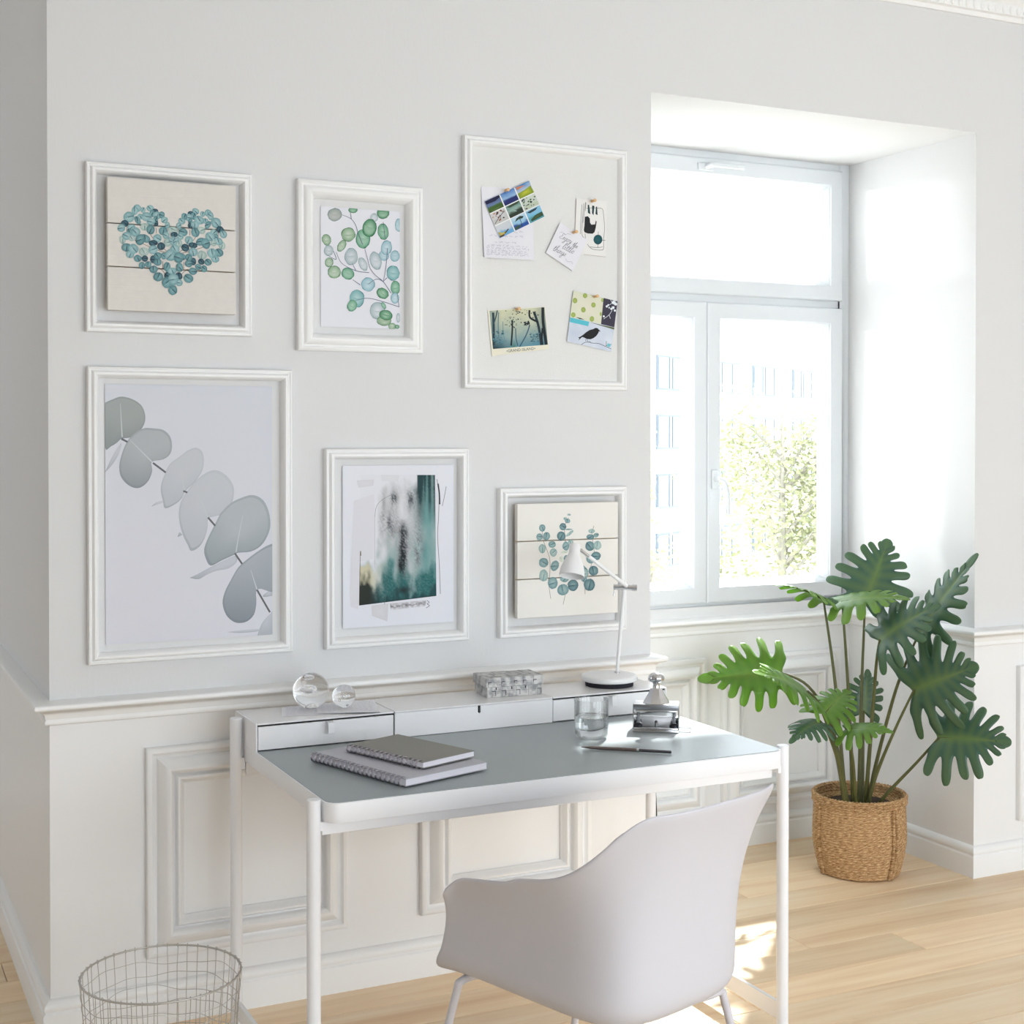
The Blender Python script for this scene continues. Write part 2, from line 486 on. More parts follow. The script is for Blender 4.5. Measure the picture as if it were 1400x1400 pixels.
# ---------------------------------------------------------------- print data: tenths of a millimetre from the lower left corner of each sheet
HEART_SIDE = [(523,2330,120,8,1,125,0),(730,2563,86,6,0,84,0),(668,2496,72,5,0,94,0),(874,2531,58,4,0,63,0),(1050,2586,84,5,1,73,0),(1169,2520,73,5,0,59,2),(1102,2463,63,5,0,84,1),(801,2359,73,5,0,63,0),(739,2261,50,33,-51,87,1),(956,2370,115,7,1,100,0),(1227,2419,94,7,0,89,0),(1338,2437,67,5,0,80,1),(1404,2316,80,5,1,75,0),(1185,2301,52,4,0,95,1),(1195,2218,52,3,0,63,2),(1070,2252,94,6,0,79,0),(1477,2194,59,4,1,74,0),(421,2163,86,6,0,79,2),(338,2047,86,6,1,88,0),(584,2074,87,5,0,79,0),(533,1966,61,4,0,73,1),(687,1965,103,7,0,105,0),(368,1758,72,5,0,94,3),(471,1858,106,7,0,88,0),(594,1803,72,5,0,63,3),(904,2115,93,6,0,84,3),(1059,2052,94,6,1,109,1),(924,1823,107,-56,41,75,1),(799,1784,98,-29,42,117,1),(1225,1842,94,5,0,94,0),(1372,2040,101,6,0,95,1),(1445,1929,74,4,0,80,0),(1593,2075,84,5,0,74,3),(1121,1720,100,6,0,67,2),(1319,1648,88,5,0,88,2),(460,1572,106,7,0,94,1),(551,1405,93,5,1,83,0),(634,1545,93,60,-56,96,0),(892,1487,107,6,0,100,3),(1120,1552,104,6,0,101,0),(1487,1752,84,5,0,95,3),(1381,1409,58,3,0,80,1),(1119,1311,67,3,1,88,2),(1234,1401,84,5,1,84,1),(1234,1243,88,5,0,80,1),(736,1311,83,4,0,79,1),(912,1316,72,4,0,69,2),(994,1178,73,4,0,69,1),(839,1138,68,4,0,80,1),(1129,1059,96,5,0,84,1),(1464,1140,80,4,0,105,1),(1484,919,80,4,0,85,2),(1243,876,109,5,0,101,1)]
HEART_MID = [(1645,1962,76,5,0,64,2),(1623,1792,64,4,1,116,0),(1571,1789,40,26,-53,88,0),(1687,1796,40,-21,53,95,0),(1665,1594,106,6,0,105,0),(1549,1439,126,8,0,131,0),(1759,1388,111,6,1,122,1),(1590,1041,105,5,0,74,0),(1768,754,81,3,0,80,0),(1456,739,110,5,1,122,1),(1621,831,116,6,0,131,0),(1609,556,102,4,1,110,1)]
HEART_STEMS = [[(1195,2113),(1205,1966)],[(1028,1976),(1121,1835),(1256,1696),(1507,1500)],[(614,1784),(965,1648),(1297,1531),(1507,1500)],[(1467,2130),(1571,1989)],[(471,2108),(471,1962)],[(1359,1282),(1359,1092)],[(1254,1108),(1380,1009),(1421,927)],[(1673,791),(1662,664)]]
HEART_AXIS = 1623
SPRIG_LEAVES = [(393,3010,200,14,1,177,'g'),(914,3173,134,9,0,81,'d'),(1521,3010,109,8,0,116,'p'),(1780,3156,179,12,1,167,'d'),(2234,2852,105,7,0,186,'b'),(1195,2415,203,13,0,268,'e'),(1385,2720,201,-20,46,250,'d'),(779,2504,201,13,0,190,'o'),(1780,2643,157,31,-34,226,'e'),(162,2327,119,49,-55,144,'o'),(220,2041,132,8,0,146,'p'),(591,2189,93,-46,94,159,'o'),(1806,2003,143,8,1,159,'b'),(1875,2213,158,-12,31,205,'b'),(2122,1995,139,8,1,155,'b'),(858,1912,188,11,0,234,'p'),(232,1727,120,6,1,131,'o'),(378,1469,186,9,0,172,'o'),(764,1450,165,-64,70,147,'e'),(1194,1727,103,51,-89,175,'p'),(1560,1836,159,48,-70,243,'p'),(2067,1529,188,9,0,211,'t'),(1342,1186,196,9,1,191,'b'),(2135,1133,138,6,0,193,'e'),(1764,962,153,-94,87,119,'d'),(2121,848,125,6,0,150,'b'),(1018,789,215,9,0,242,'t'),(883,592,135,-29,45,162,'e'),(1613,481,225,8,1,236,'p'),(1791,629,52,30,-55,87,'e'),(1804,218,215,8,0,142,'o'),(1859,369,191,-40,40,138,'d'),(2038,72,115,4,0,90,'o'),(2184,64,69,2,0,57,'d'),(2217,310,56,2,0,130,'p')]
SPRIG_STEMS = [[(1249,2138),(1316,1912),(1397,1636),(1560,1439),(1778,1283),(2011,972)],[(1342,1186),(1505,1308),(1642,1341),(1778,1283)],[(1778,1283),(1833,1530),(1875,1840),(1903,2201)],[(1778,1283),(1888,1391)],[(593,3024),(860,2928),(994,2759),(1047,2584),(1181,2262)],[(846,3105),(860,2928)],[(991,737),(1315,809),(1696,753),(2245,608)],[(897,1292),(1112,1162)],[(193,1913),(431,1813),(352,2036)],[(432,2015),(591,1720),(992,1538),(1370,1506)],[(885,1736),(992,1538)],[(1780,2912),(1834,2480)],[(2190,954),(2240,621)]]
BIG_LEAVES = [(0,[(-8,6074),(213,6177),(406,6236),(657,6183),(880,6043),(981,5844),(991,5617),(878,5388),(654,5218),(403,5172),(292,5076),(153,4992),(-12,4970)]),(5,[(-14,4317),(125,4625),(263,4879),(403,5076),(346,4822),(207,4568)]),(5,[(1143,3446),(1268,3558),(1438,3583),(1467,3554),(1296,3500)]),(1,[(1807,2654),(1848,2768),(1923,2708)]),(5,[(2110,1591),(2325,1680),(2647,1841),(2942,1976),(3268,2110),(3358,2077),(3327,1931),(3119,1793),(2823,1747),(2588,1669),(2354,1551)]),(1,[(598,5189),(794,5360),(991,5446),(1217,5435),(1444,5401),(1614,5246),(1671,5016),(1624,4787),(1441,4644),(1157,4589),(1168,4361),(1071,4105),(902,3953),(733,3927),(538,4027),(383,4227),(345,4482),(402,4765),(497,5019)]),(2,[(1497,4300),(1612,4528),(1842,4699),(2073,4871),(2276,4945),(2433,4858),(2491,4637),(2449,4347),(2274,4088),(2070,3889),(1983,3786),(1925,3660),(1781,3519),(1495,3393),(1438,3583),(1382,3842),(1411,4071)]),(2,[(2012,3774),(2245,4060),(2537,4288),(2801,4361),(3066,4224),(3243,3987),(3278,3752),(3212,3460),(3004,3231),(2709,3150),(2592,3095),(2580,2892),(2503,2603),(2356,2376),(2153,2284),(2066,2443),(1951,2678),(1866,2969),(1838,3258),(1885,3546)]),(3,[(2916,3233),(3183,3490),(3481,3631),(3781,3696),(4052,3561),(4204,3262),(4252,2905),(4172,2610),(3989,2350),(3717,2211),(3388,2193),(3268,2139),(2942,2005),(2659,1882),(2531,2079),(2490,2313),(2591,2600),(2768,2945)]),(5,[(4047,1044),(4382,1266),(4382,1057),(4077,1001)]),(4,[(4385,2425),(4141,2344),(3898,2205),(3657,2036),(3387,1811),(3178,1468),(3029,1182),(2969,892),(3057,595),(3234,409),(3413,351),(3623,386),(3804,554),(3865,846),(3866,1171),(4017,1223),(4382,1206)]),(5,[(3881,-43),(4015,305),(4228,530),(4381,641),(4380,-73)]),(5,[(3085,136),(3473,159),(3954,160),(3894,105),(3413,92)])]
BIG_STEMS = [[(403,5172),(553,5093)],[(1186,4560),(1509,4311)],[(1955,3833),(2059,3791)],[(2592,3136),(2779,2915)],[(3298,2179),(3489,1896)],[(3884,1200),(4234,589)]]
BIG_VEINS = [[(378,6066),(420,5218)],[(598,5161),(1157,4589)],[(1899,4411),(1984,3832)],[(2331,3769),(2592,3136)],[(3510,3160),(3389,2575),(3328,2213)],[(3716,1739),(3884,1212)]]
WREATH_LEAVES = [(792,2557,103,-3,0,106,1),(701,2305,100,-3,0,107,1),(929,2318,113,-21,24,120,1),(792,1967,114,-4,0,132,0),(1107,2076,121,-4,0,97,1),(1150,1845,121,-5,0,122,0),(835,1563,149,-6,0,140,1),(1194,1460,117,-53,75,141,1),(835,1194,143,-6,0,173,0),(1130,965,159,-8,0,173,1),(1656,2917,58,-1,0,31,0),(1534,2805,58,-2,0,46,0),(1612,2739,87,-3,0,66,1),(1459,2576,110,-3,0,108,2),(1685,2377,116,83,-30,33,0),(1656,2494,116,-4,0,25,0),(1410,2309,139,-4,0,133,2),(1555,2015,110,-4,-1,133,1),(1714,2107,94,-3,0,90,0),(1511,1845,114,13,-7,38,3),(1410,1643,72,-2,0,82,3),(1569,1650,87,-3,0,103,1),(1512,1063,145,-7,-1,87,1),(1788,871,175,-8,0,175,2),(1460,758,191,-9,-1,164,1),(2403,2421,106,-3,0,64,0),(2359,2254,133,-4,0,77,2),(2551,2300,89,25,-25,61,1),(2344,1988,154,-5,0,142,2),(2596,2000,133,-4,0,135,0),(2374,1607,148,-6,0,124,1),(2551,1691,155,-6,0,124,2),(1977,1596,65,-2,0,72,2),(2168,1344,125,-115,38,31,1),(2463,1267,163,-7,0,142,2),(2183,1188,112,-5,0,116,0),(2154,1035,103,-5,0,82,1),(2330,859,184,-9,0,181,2)]
WREATH_STEMS = [[(792,2455),(821,2212),(949,1903),(1035,1645),(1036,1237),(993,1009),(1065,521)],[(1641,2828),(1540,2651),(1511,2395),(1540,2164),(1540,1882)],[(1541,625),(1468,334)],[(1686,1004),(1541,831)],[(2477,2574),(2418,2291),(2477,1953),(2477,1720),(2360,1336)],[(2301,1183),(2198,929),(2189,594)]]
BIRD = [(361,385),(448,422),(535,478),(639,558),(743,617),(865,649),(935,685),(1005,684),(1058,640),(1120,584),(1055,591),(1032,532),(970,454),(883,390),(778,349),(656,353),(552,395),(500,409),(439,361),(379,299),(405,368)]
BIRD_CARD = [(214,1749),(1684,1492),(1473,0),(0,265)]
BIRD_PATCHES = [[(214,1749),(1212,1575),(1128,803),(94,972)],[(1212,1575),(1684,1492),(1578,726),(1128,803)],[(102,965),(734,858),(700,727),(85,828)],[(275,982),(448,957),(586,914),(413,926)],[(726,850),(1146,781),(1578,719),(1570,657),(1128,757)]]
BIRD_DOTS = [(595,1614,73,4,-1,73,0),(260,1459,78,3,0,79,0),(874,1355,76,3,-1,76,0),(538,1201,78,3,-1,79,0),(202,1040,76,2,0,75,0),(821,945,74,3,0,80,0),(1171,1509,39,2,0,58,0),(1119,1101,35,2,0,59,0)]
BIRD_BLOSSOM = [(1321,1331,36,2,0,34,0),(1371,1372,32,1,0,27,0),(1551,1456,71,3,0,54,0),(1622,1413,62,2,0,46,0),(1542,1302,45,2,0,43,0),(1472,1268,35,2,0,34,0),(1596,1219,39,2,0,34,0),(1401,1296,21,1,0,28,0),(1219,1036,32,1,0,31,0)]
BIRD_TWIGS = [[(1216,959),(1392,1081),(1498,1223),(1498,1346)],[(1401,1081),(1445,975)],[(1445,1528),(1498,1438),(1374,1364)]]
BIRD_BRANCH = [[(465,179),(587,251),(726,263),(831,239),(1041,234),(1252,163),(1473,85)],[(1287,172),(1481,223)],[(1305,165),(1305,311)],[(656,345),(700,270)],[(613,351),(622,283)],[(778,249),(743,294)]]
ABST_BLOB = [(342,1130),(447,1155),(509,1095),(520,968),(562,916),(687,933),(708,1045),(740,1019),(708,834),(667,703),(604,653),(436,652),(332,682),(311,736),(332,883)]
ABST_FANGS = [[(440,1489),(488,1487),(530,1215),(446,1255)],[(586,1475),(662,1471),(635,1195),(587,1247)],[(718,1453),(750,1456),(771,1208),(698,1236)]]
ABST_DOT = [(782,494,148,9,0,143,0)]
ABST_LINES = [[(248,1479),(217,1076),(191,619)],[(311,1519),(269,1079),(249,622),(332,518)],[(369,1560),(332,1302),(280,952)],[(384,1543),(353,1304)],[(394,1379),(561,1406),(771,1415),(929,1399),(971,1218),(1003,853),(972,484),(972,245),(898,195),(688,192),(541,229),(426,341)],[(520,264),(772,261),(940,289)],[(353,647),(364,483)],[(793,729),(783,252)],[(625,472),(1035,487)]]
ABST_EDGE = [[(61,1638),(21,681)],[(312,33),(1046,1)]]
from mathutils.geometry import tessellate_polygon
# ---------------------------------------------------------------- picture mouldings on the wall
M_paper = mat('print_paper', lin(228, 229, 236), 0.6, spec=0.2)
M_ink = print_mat('printed_ink')
FR_N = [(0, -.001), (0, .018), (.002, .021), (.0055, .022), (.0075, .019), (.0095, .019), (.011, .022), (.015, .026), (.020, .0265), (.0235, .023), (.0255, .016), (.0275, .012), (.0285, .006), (.029, -.001)]
FR_W = [(u * 1.62, h * 1.12) for u, h in FR_N]
FRAMES = [('square white frame around the plaque with a heart of leaves', .591, 1.011, 1.761, 2.183, FR_N),
          ('broad white frame around the green watercolour leaf print', 1.135, 1.491, 1.729, 2.183, FR_W),
          ('large white frame around the grey eucalyptus branch print', .593, 1.119, .930, 1.675, FR_N),
          ('white frame around the teal abstract watercolour print', 1.211, 1.631, .929, 1.467, FR_N),
          ('square white frame around the plaque with eucalyptus sprigs', 1.726, 2.142, .927, 1.353, FR_N)]
for lab, x0, x1, z0, z1, pf in FRAMES:
    fo = rect_frame(MB(), pf, x0, x1, z0, z1, 0).build('picture_frame', M_trim, None, smooth=35)
    tag(fo, lab, 'picture frame', 'white picture mouldings on the wall')

# ---------------------------------------------------------------- flat print helpers (x, z in a sheet's own metres; y grows towards the wall)
def clip(poly, w, h):
    def cut(P, ins, inter):
        out = []
        for i in range(len(P)):
            a = P[i - 1]; b_ = P[i]
            if ins(b_):
                if not ins(a): out.append(inter(a, b_))
                out.append(b_)
            elif ins(a): out.append(inter(a, b_))
        return out
    def lx(c):
        return lambda a, b_: (c, a[1] + (b_[1] - a[1]) * (c - a[0]) / (b_[0] - a[0]))
    def lz(c):
        return lambda a, b_: (a[0] + (b_[0] - a[0]) * (c - a[1]) / (b_[1] - a[1]), c)
    for ins, it in ((lambda p: p[0] >= 0, lx(0)), (lambda p: p[0] <= w, lx(w)), (lambda p: p[1] >= 0, lz(0)), (lambda p: p[1] <= h, lz(h))):
        if not poly: return poly
        poly = cut(poly, ins, it)
    return poly

class Sheet:
    """printed shapes stacked a hair above each other on one sheet"""
    def __init__(s, w, h, y): s.w = w; s.h = h; s.y = y; s.mb = MB(); s.n = 0; s.step = 0.000005
    def layer(s): s.n += 1; return s.y - s.n * s.step
    def poly(s, pts, col, cen=None, do_clip=True):
        P = clip(list(pts), s.w, s.h) if do_clip else list(pts)
        if len(P) < 3: return
        y = s.layer()
        cx = sum(p[0] for p in P) / len(P); cz = sum(p[1] for p in P) / len(P)
        n = len(P); e = col if callable(col) else (lambda x, z: col)
        sg = [(P[i][0] - cx) * (P[(i + 1) % n][1] - cz) - (P[(i + 1) % n][0] - cx) * (P[i][1] - cz) for i in range(n)]
        if min(sg) < 0 < max(sg):                     # not star-shaped: cut it into ears instead of a fan
            tr = tessellate_polygon([[Vector((p[0], p[1], 0)) for p in P]])
            s.mb.add([(p[0], y, p[1]) for p in P], [tuple(t) for t in tr], [e(p[0], p[1]) for p in P]); return
        v = [(cx, y, cz)] + [(p[0], y, p[1]) for p in P]
        cols = [cen or e(cx, cz)] + [e(p[0], p[1]) for p in P]
        s.mb.add(v, [(0, 1 + i, 1 + (i + 1) % n) for i in range(n)], cols)
    def ribbon(s, pts, wd, col, k=5, do_clip=True):
        P = catmull([(p[0], p[1], 0) for p in pts], k); y = s.layer()
        if do_clip: P = [p for p in P if 0 <= p.x <= s.w and 0 <= p.y <= s.h]
        if len(P) < 2: return
        v = []; f = []; m = len(P)
        for i, p in enumerate(P):
            t = P[min(i + 1, m - 1)] - P[max(i - 1, 0)]
            nn = Vector((-t.y, t.x, 0)).normalized()
            w_ = (wd if not isinstance(wd, tuple) else wd[0] + (wd[1] - wd[0]) * i / (m - 1)) / 2
            v += [(p.x + nn.x * w_, y, p.y + nn.y * w_), (p.x - nn.x * w_, y, p.y - nn.y * w_)]
        f = [(2 * i, 2 * i + 1, 2 * i + 3, 2 * i + 2) for i in range(m - 1)]
        s.mb.add(v, f, [col] * len(v))
    def grid(s, quad, fn, nu, nv):
        """quad: TL, TR, BR, BL; fn(u, v) -> colour with v = 0 at the top"""
        y = s.layer(); v = []; c = []
        for j in range(nv + 1):
            for i in range(nu + 1):
                u = i / nu; w = j / nv
                p = [(quad[0][k] * (1 - u) + quad[1][k] * u) * (1 - w) + (quad[3][k] * (1 - u) + quad[2][k] * u) * w for k in (0, 1)]
                v.append((p[0], y, p[1])); c.append(fn(u, w))
        f = [(j * (nu + 1) + i, (j + 1) * (nu + 1) + i, (j + 1) * (nu + 1) + i + 1, j * (nu + 1) + i + 1) for j in range(nv) for i in range(nu)]
        s.mb.add(v, f, c)
    def ellipse(s, e, edge, cen, n=14, wob=0.05, rn=random):
        cx, cz, ux, uz, vx, vz = [t * 1e-4 for t in e[:6]]
        P = []
        for k in range(n):
            a = 2 * PI * k / n; q = 1 + rn.uniform(-wob, wob)
            P.append((cx + (ux * math.cos(a) + vx * math.sin(a)) * q, cz + (uz * math.cos(a) + vz * math.sin(a)) * q))
        s.poly(P, edge, cen)
    def build(s, name, parent, x0, z0):
        s.mb.v = [(p[0] + x0, p[1], p[2] + z0) for p in s.mb.v]
        return s.mb.build(name, M_ink, parent, world=True)

def mixc(a, b, t): return tuple(a[i] * (1 - t) + b[i] * t for i in range(3)) + (1,)
def leaf_print(S, e, cols, rn, rib=0.0017):
    """watercolour leaf: two washes and a dark midrib"""
    edge, cen, dark = cols
    S.ellipse(e, mixc(edge, dark, rn.uniform(0, .35)), cen, rn=rn)
    cx, cz, ux, uz, vx, vz = [t * 1e-4 for t in e[:6]]
    a = rn.uniform(0, 2 * PI)
    hx = ux * math.cos(a) + vx * math.sin(a); hz = uz * math.cos(a) + vz * math.sin(a)
    half = [(cx + hx * .95 * math.cos(t) + (ux * -math.sin(a) + vx * math.cos(a)) * .9 * math.sin(t),
             cz + hz * .95 * math.cos(t) + (uz * -math.sin(a) + vz * math.cos(a)) * .9 * math.sin(t)) for t in [i * PI / 7 for i in range(8)]]
    S.poly(half, mixc(edge, dark, .35), mixc(edge, cen, .5))
    S.ribbon([(cx - hx * .2, cz - hz * .2), (cx + hx * .95, cz + hz * .95)], rib, dark)

# heart plaque and sprig plaque: three boards each
M_board = mat('plaque_board', lin(222, 218, 212), 0.65, spec=0.2, bump=(55, 0.25, (0.2, 1, 4.0)), var=(60, 0.05))
M_boardw = mat('plaque_board_smooth', lin(236, 233, 226), 0.6, spec=0.2, var=(10, 0.02))
M_edge = mat('plaque_edge', lin(226, 200, 160), 0.7)
def plaque(x0, x1, z0, z1, seams, label, m):
    th = thing('wall_plaque', label, 'wall art', (x0, -.016, z0))
    zs = [z0] + seams + [z1]
    for a, b_ in zip(zs[:-1], zs[1:]):
        MB().box(x0, x1, -.040, -.022, a + (.0013 if a != z0 else 0), b_ - (.0013 if b_ != z1 else 0)).build('board', m, th, world=True, bevel=(.0012, 1))
    MB().box(x0 + .002, x1 - .002, -.022, -.019, z0 + .002, z1 - .002).build('backing', M_edge, th, world=True)
    for xx in (x0 + .05, x1 - .07):
        MB().box(xx, xx + .02, -.019, -.0005, z0 + .04, z1 - .04).build('batten', M_edge, th, world=True)
    return th
rn = random.Random(11)
HC = {0: (lin(136, 180, 184), lin(182, 208, 208), lin(58, 98, 110)), 1: (lin(96, 144, 150), lin(144, 184, 186), lin(34, 66, 80)), 2: (lin(46, 78, 92), lin(90, 130, 140), lin(22, 40, 56)), 3: (lin(170, 194, 188), lin(204, 216, 208), lin(96, 134, 136))}
hp = plaque(.639, .962, 1.8145, 2.145, [1.9229, 2.0303], 'cream planked plaque with a heart made of teal leaves', M_board)
S = Sheet(.323, .3305, -.0403)
BRN = lin(122, 92, 70)
ax = HEART_AXIS
for st in HEART_STEMS:
    S.ribbon([(p[0] * 1e-4, p[1] * 1e-4) for p in st], .0012, BRN)
    S.ribbon([((2 * ax - p[0]) * 1e-4, p[1] * 1e-4) for p in st], .0012, BRN)
big = lambda e: e[:2] + tuple(t * 1.13 for t in e[2:6]) + e[6:]
for e in map(big, HEART_SIDE):
    leaf_print(S, e, HC[e[6]], rn)
    leaf_print(S, (2 * ax - e[0], e[1], -e[2], e[3], -e[4], e[5], e[6]), HC[e[6]], rn)
for e in map(big, HEART_MID): leaf_print(S, e, HC[e[6]], rn)
S.build('printed_heart', hp, .639, 1.8145)

wp = plaque(1.7712, 2.1004, .9828, 1.3083, [1.0937, 1.2019], 'ivory planked plaque with three eucalyptus sprigs behind the lamp', M_boardw)
S = Sheet(.3292, .3255, -.0403)
WC = {0: (lin(160, 186, 182), lin(194, 209, 203), lin(104, 138, 140)), 1: (lin(126, 160, 162), lin(172, 194, 191), lin(70, 104, 112)), 2: (lin(96, 132, 138), lin(144, 174, 174), lin(46, 76, 88)), 3: (lin(214, 220, 204), lin(228, 230, 216), lin(180, 196, 180))}
for st in WREATH_STEMS: S.ribbon([(p[0] * 1e-4, p[1] * 1e-4) for p in st], .0014, lin(150, 132, 124))
for e in WREATH_LEAVES: leaf_print(S, e, WC[e[6]], rn)
S.build('printed_sprigs', wp, 1.7712, .9828)

def sheet_thing(name, label, cat, x0, x1, z0, z1, y, m=None, group=None, th=.0006):
    o = MB().box(x0, x1, y, y + th, z0, z1)
    o.v = [(p[0] - x0, p[1] - y, p[2] - z0) for p in o.v]
    o = o.build(name, m or M_paper); o.location = (x0, y, z0)
    return tag(o, label, cat, group)

# green leaf watercolour
p2 = sheet_thing('art_print', 'white paper print of green and blue watercolour leaves', 'art print', 1.203, 1.4293, 1.795, 2.1167, -.0030)
S = Sheet(.2263, .3217, -.0033); rn = random.Random(5)
GC = {'g': (lin(150, 162, 158), lin(196, 196, 194), lin(120, 134, 128)), 'd': (lin(74, 138, 98), lin(176, 206, 184), lin(38, 92, 64)), 'e': (lin(104, 162, 130), lin(176, 208, 190), lin(60, 116, 92)),
      'o': (lin(134, 168, 134), lin(202, 214, 200), lin(86, 120, 88)), 'b': (lin(150, 188, 198), lin(206, 222, 228), lin(104, 146, 160)), 't': (lin(122, 174, 176), lin(186, 214, 214), lin(74, 126, 132)), 'p': (lin(166, 184, 188), lin(222, 225, 231), lin(140, 158, 166))}
def wc_leaf(S, e, c, rn):
    S.ellipse(e, c[2], c[0], 20, .04, rn)
    S.ellipse((e[0], e[1]) + tuple(t * .93 for t in e[2:6]), c[0], c[1], 20, .05, rn)
    cx, cz, ux, uz, vx, vz = [t * 1e-4 for t in e[:6]]
    k = rn.uniform(.1, .5)
    S.poly([(cx + (ux * math.cos(t) * .8 + vx * math.sin(t) * .75), cz + (uz * math.cos(t) * .8 + vz * math.sin(t) * .75)) for t in [rn.uniform(2.8, 3.4) + i * PI / 6 for i in range(7)]], mixc(c[0], c[1], k), mixc(c[0], c[1], .8))
for e in SPRIG_LEAVES: wc_leaf(S, e, GC[e[6]], rn)
for st in SPRIG_STEMS: S.ribbon([(p[0] * 1e-4, p[1] * 1e-4) for p in st], (.0011, .0019), lin(98, 104, 128))
S.build('printed_leaves', p2, 1.203, 1.795)

# big grey eucalyptus branch
p4 = sheet_thing('art_print', 'tall pale print of a grey eucalyptus branch', 'art print', .638, 1.068, .977, 1.6316, -.0030)
S = Sheet(.43, .6546, -.0033)
S.grid(((0, .6546), (.43, .6546), (.43, 0), (0, 0)), lambda u, v: mixc(lin(212, 215, 223), lin(219, 219, 227), min(1, v * 1.2)), 4, 6)
BC = [(lin(144, 151, 151), lin(164, 170, 169)), (lin(150, 156, 161), lin(180, 184, 188)), (lin(188, 192, 199), lin(199, 202, 208)), (lin(152, 161, 166), lin(182, 188, 193)), (lin(138, 146, 153), lin(175, 181, 188)), (lin(172, 177, 185), lin(198, 201, 209))]
for ci, pts in BIG_LEAVES:
    P = [(p[0] * 1e-4, p[1] * 1e-4) for p in pts]
    zc = [p[1] for p in P]; za, zb = min(zc), max(zc)
    d, l = BC[ci]
    sm = catmull([(p[0], p[1], 0) for p in P + [P[0]]], 3)[:-1]
    S.poly([(q.x, q.y) for q in sm], lambda x, z: mixc(mixc(d, lin(120, 130, 136), .35), mixc(d, l, .5), min(1, max(0, (z - za) / (zb - za) * 1.4))), l)
    cxm = sum(p[0] for p in P) / len(P); czm = sum(p[1] for p in P) / len(P)
    S.poly([(cxm + (q.x - cxm) * .93, czm + (q.y - czm) * .93) for q in sm], lambda x, z: mixc(d, l, min(1, max(0, (z - za) / (zb - za) * 1.3))), l)
for st in BIG_VEINS: S.ribbon([(p[0] * 1e-4, p[1] * 1e-4) for p in st], (.0010, .0032), lin(200, 206, 207))
for st in BIG_STEMS: S.ribbon([(p[0] * 1e-4, p[1] * 1e-4) for p in st], .0048, lin(104, 106, 110))
S.build('printed_branch', p4, .638, .977)

# abstract watercolour
p5 = sheet_thing('art_print', 'white paper print of a dripping teal and black watercolour', 'art print', 1.263, 1.589, .981, 1.421, -.0050)
S = Sheet(.326, .44, -.0053)
def fbm(x, y, s=0.0):
    return noise.fractal(Vector((x, y, s)), 1.0, 2.0, 5)
WHT = lin(226, 226, 232)
def bump1(x, c, w): return math.exp(-((x - c) / w) ** 2)
def splash(u, v):
    n = fbm(u * 5, v * 3.2, 1.7); g = noise.noise(Vector((u * 70, v * 100, 4))); n2 = fbm(u * 14, v * 9, 5.2)
    cl = lambda x: max(0.0, min(1.0, x))
    c = mixc(lin(196, 196, 198), lin(224, 224, 228), cl(.5 + .9 * n + .3 * n2))
    teal = lin(98, 158, 154); dk = lin(30, 62, 66); bk = lin(28, 36, 40)
    c = mixc(c, teal, .8 * cl((v - .52 - .25 * n - .1 * n2) / .45))
    c = mixc(c, lin(112, 158, 156), cl(.95 * bump1(u, .90, .15) * (1 + .5 * n)))
    st = max(bump1(u, .79, .06) * cl(1 - v / .46), bump1(u, .925, .028) * cl(1 - v / .42), bump1(u, 1.0, .035) * cl(1 - v / .5), bump1(u, .86, .02) * cl(1 - v / .3))
    c = mixc(c, dk, cl(1.5 * st * (1 + .7 * n + .3 * g)))
    pil = bump1(u, .56 + .03 * n, .04 + .02 * v) * cl((v - .34) / .12) * cl(1 - max(0, v - .72) / .3)
    c = mixc(c, bk, cl(1.1 * pil * (1 + .6 * g + .6 * n2)))
    for cu, cv, wu, wv, a in ((.45, .20, .05, .10, .6), (.67, .20, .07, .10, .6), (.38, .40, .12, .10, .5), (.76, .58, .07, .2, .5), (.62, .52, .05, .1, .4), (.30, .25, .03, .12, .35)):
        c = mixc(c, lin(84, 90, 94), cl(a * bump1(u, cu, wu) * bump1(v, cv, wv) * (1 + 1.4 * g + 1.6 * n2)))
    c = mixc(c, lin(30, 98, 98), cl(.9 * cl((v - .76 - .14 * n - .08 * n2) / .16) * (1 + .4 * g)))
    c = mixc(c, lin(24, 60, 64), cl(.8 * cl((v - .90 - .10 * n2) / .08)))
    bl = bump1(u, .0, .20) * cl((v - .68 - .06 * n - .05 * n2) / .06)
    c = mixc(c, mixc(lin(206, 200, 172), lin(38, 44, 38), cl((v - .76 - .12 * n - .1 * n2) / .12)), cl(1.5 * bl))
    c = mixc(c, bk, cl(.9 * bump1(u, .57, .10) * bump1(v, .92, .03)))
    c = mixc(c, bk, .7 * cl(1 - (1 - v) / .012))
    left = .20 + .03 * n2 + .28 * cl(1 - v / .22) ** 2
    m1 = cl((u - left) / .05 + .0)
    m2 = cl((v - .66 - .04 * n2) / .05)
    top = cl((v - .03 - .06 * n2) / .10) if u < .76 else 1.0
    a = max(m1 * top, m2)
    return mixc(WHT, c, a)
S.grid(((.050, .415), (.270, .412), (.274, .075), (.047, .060)), splash, 64, 96)
def wash(P, c, c2=None): S.poly(P, c, c2 or c)
wash([(.020, .100), (.032, .345), (.090, .362), (.092, .330), (.090, .185), (.046, .180), (.044, .05), (.022, .058)], lin(221, 220, 226))
wash([(.040, .400), (.090, .402), (.088, .385), (.045, .380)], lin(216, 215, 220), lin(221, 220, 225))
wash([(.110, .414), (.165, .413), (.160, .395), (.112, .398)], lin(218, 219, 223), lin(221, 222, 226))
wash([(.082, .058), (.132, .061), (.128, .012), (.084, .030)], lin(212, 210, 215), lin(218, 217, 221))
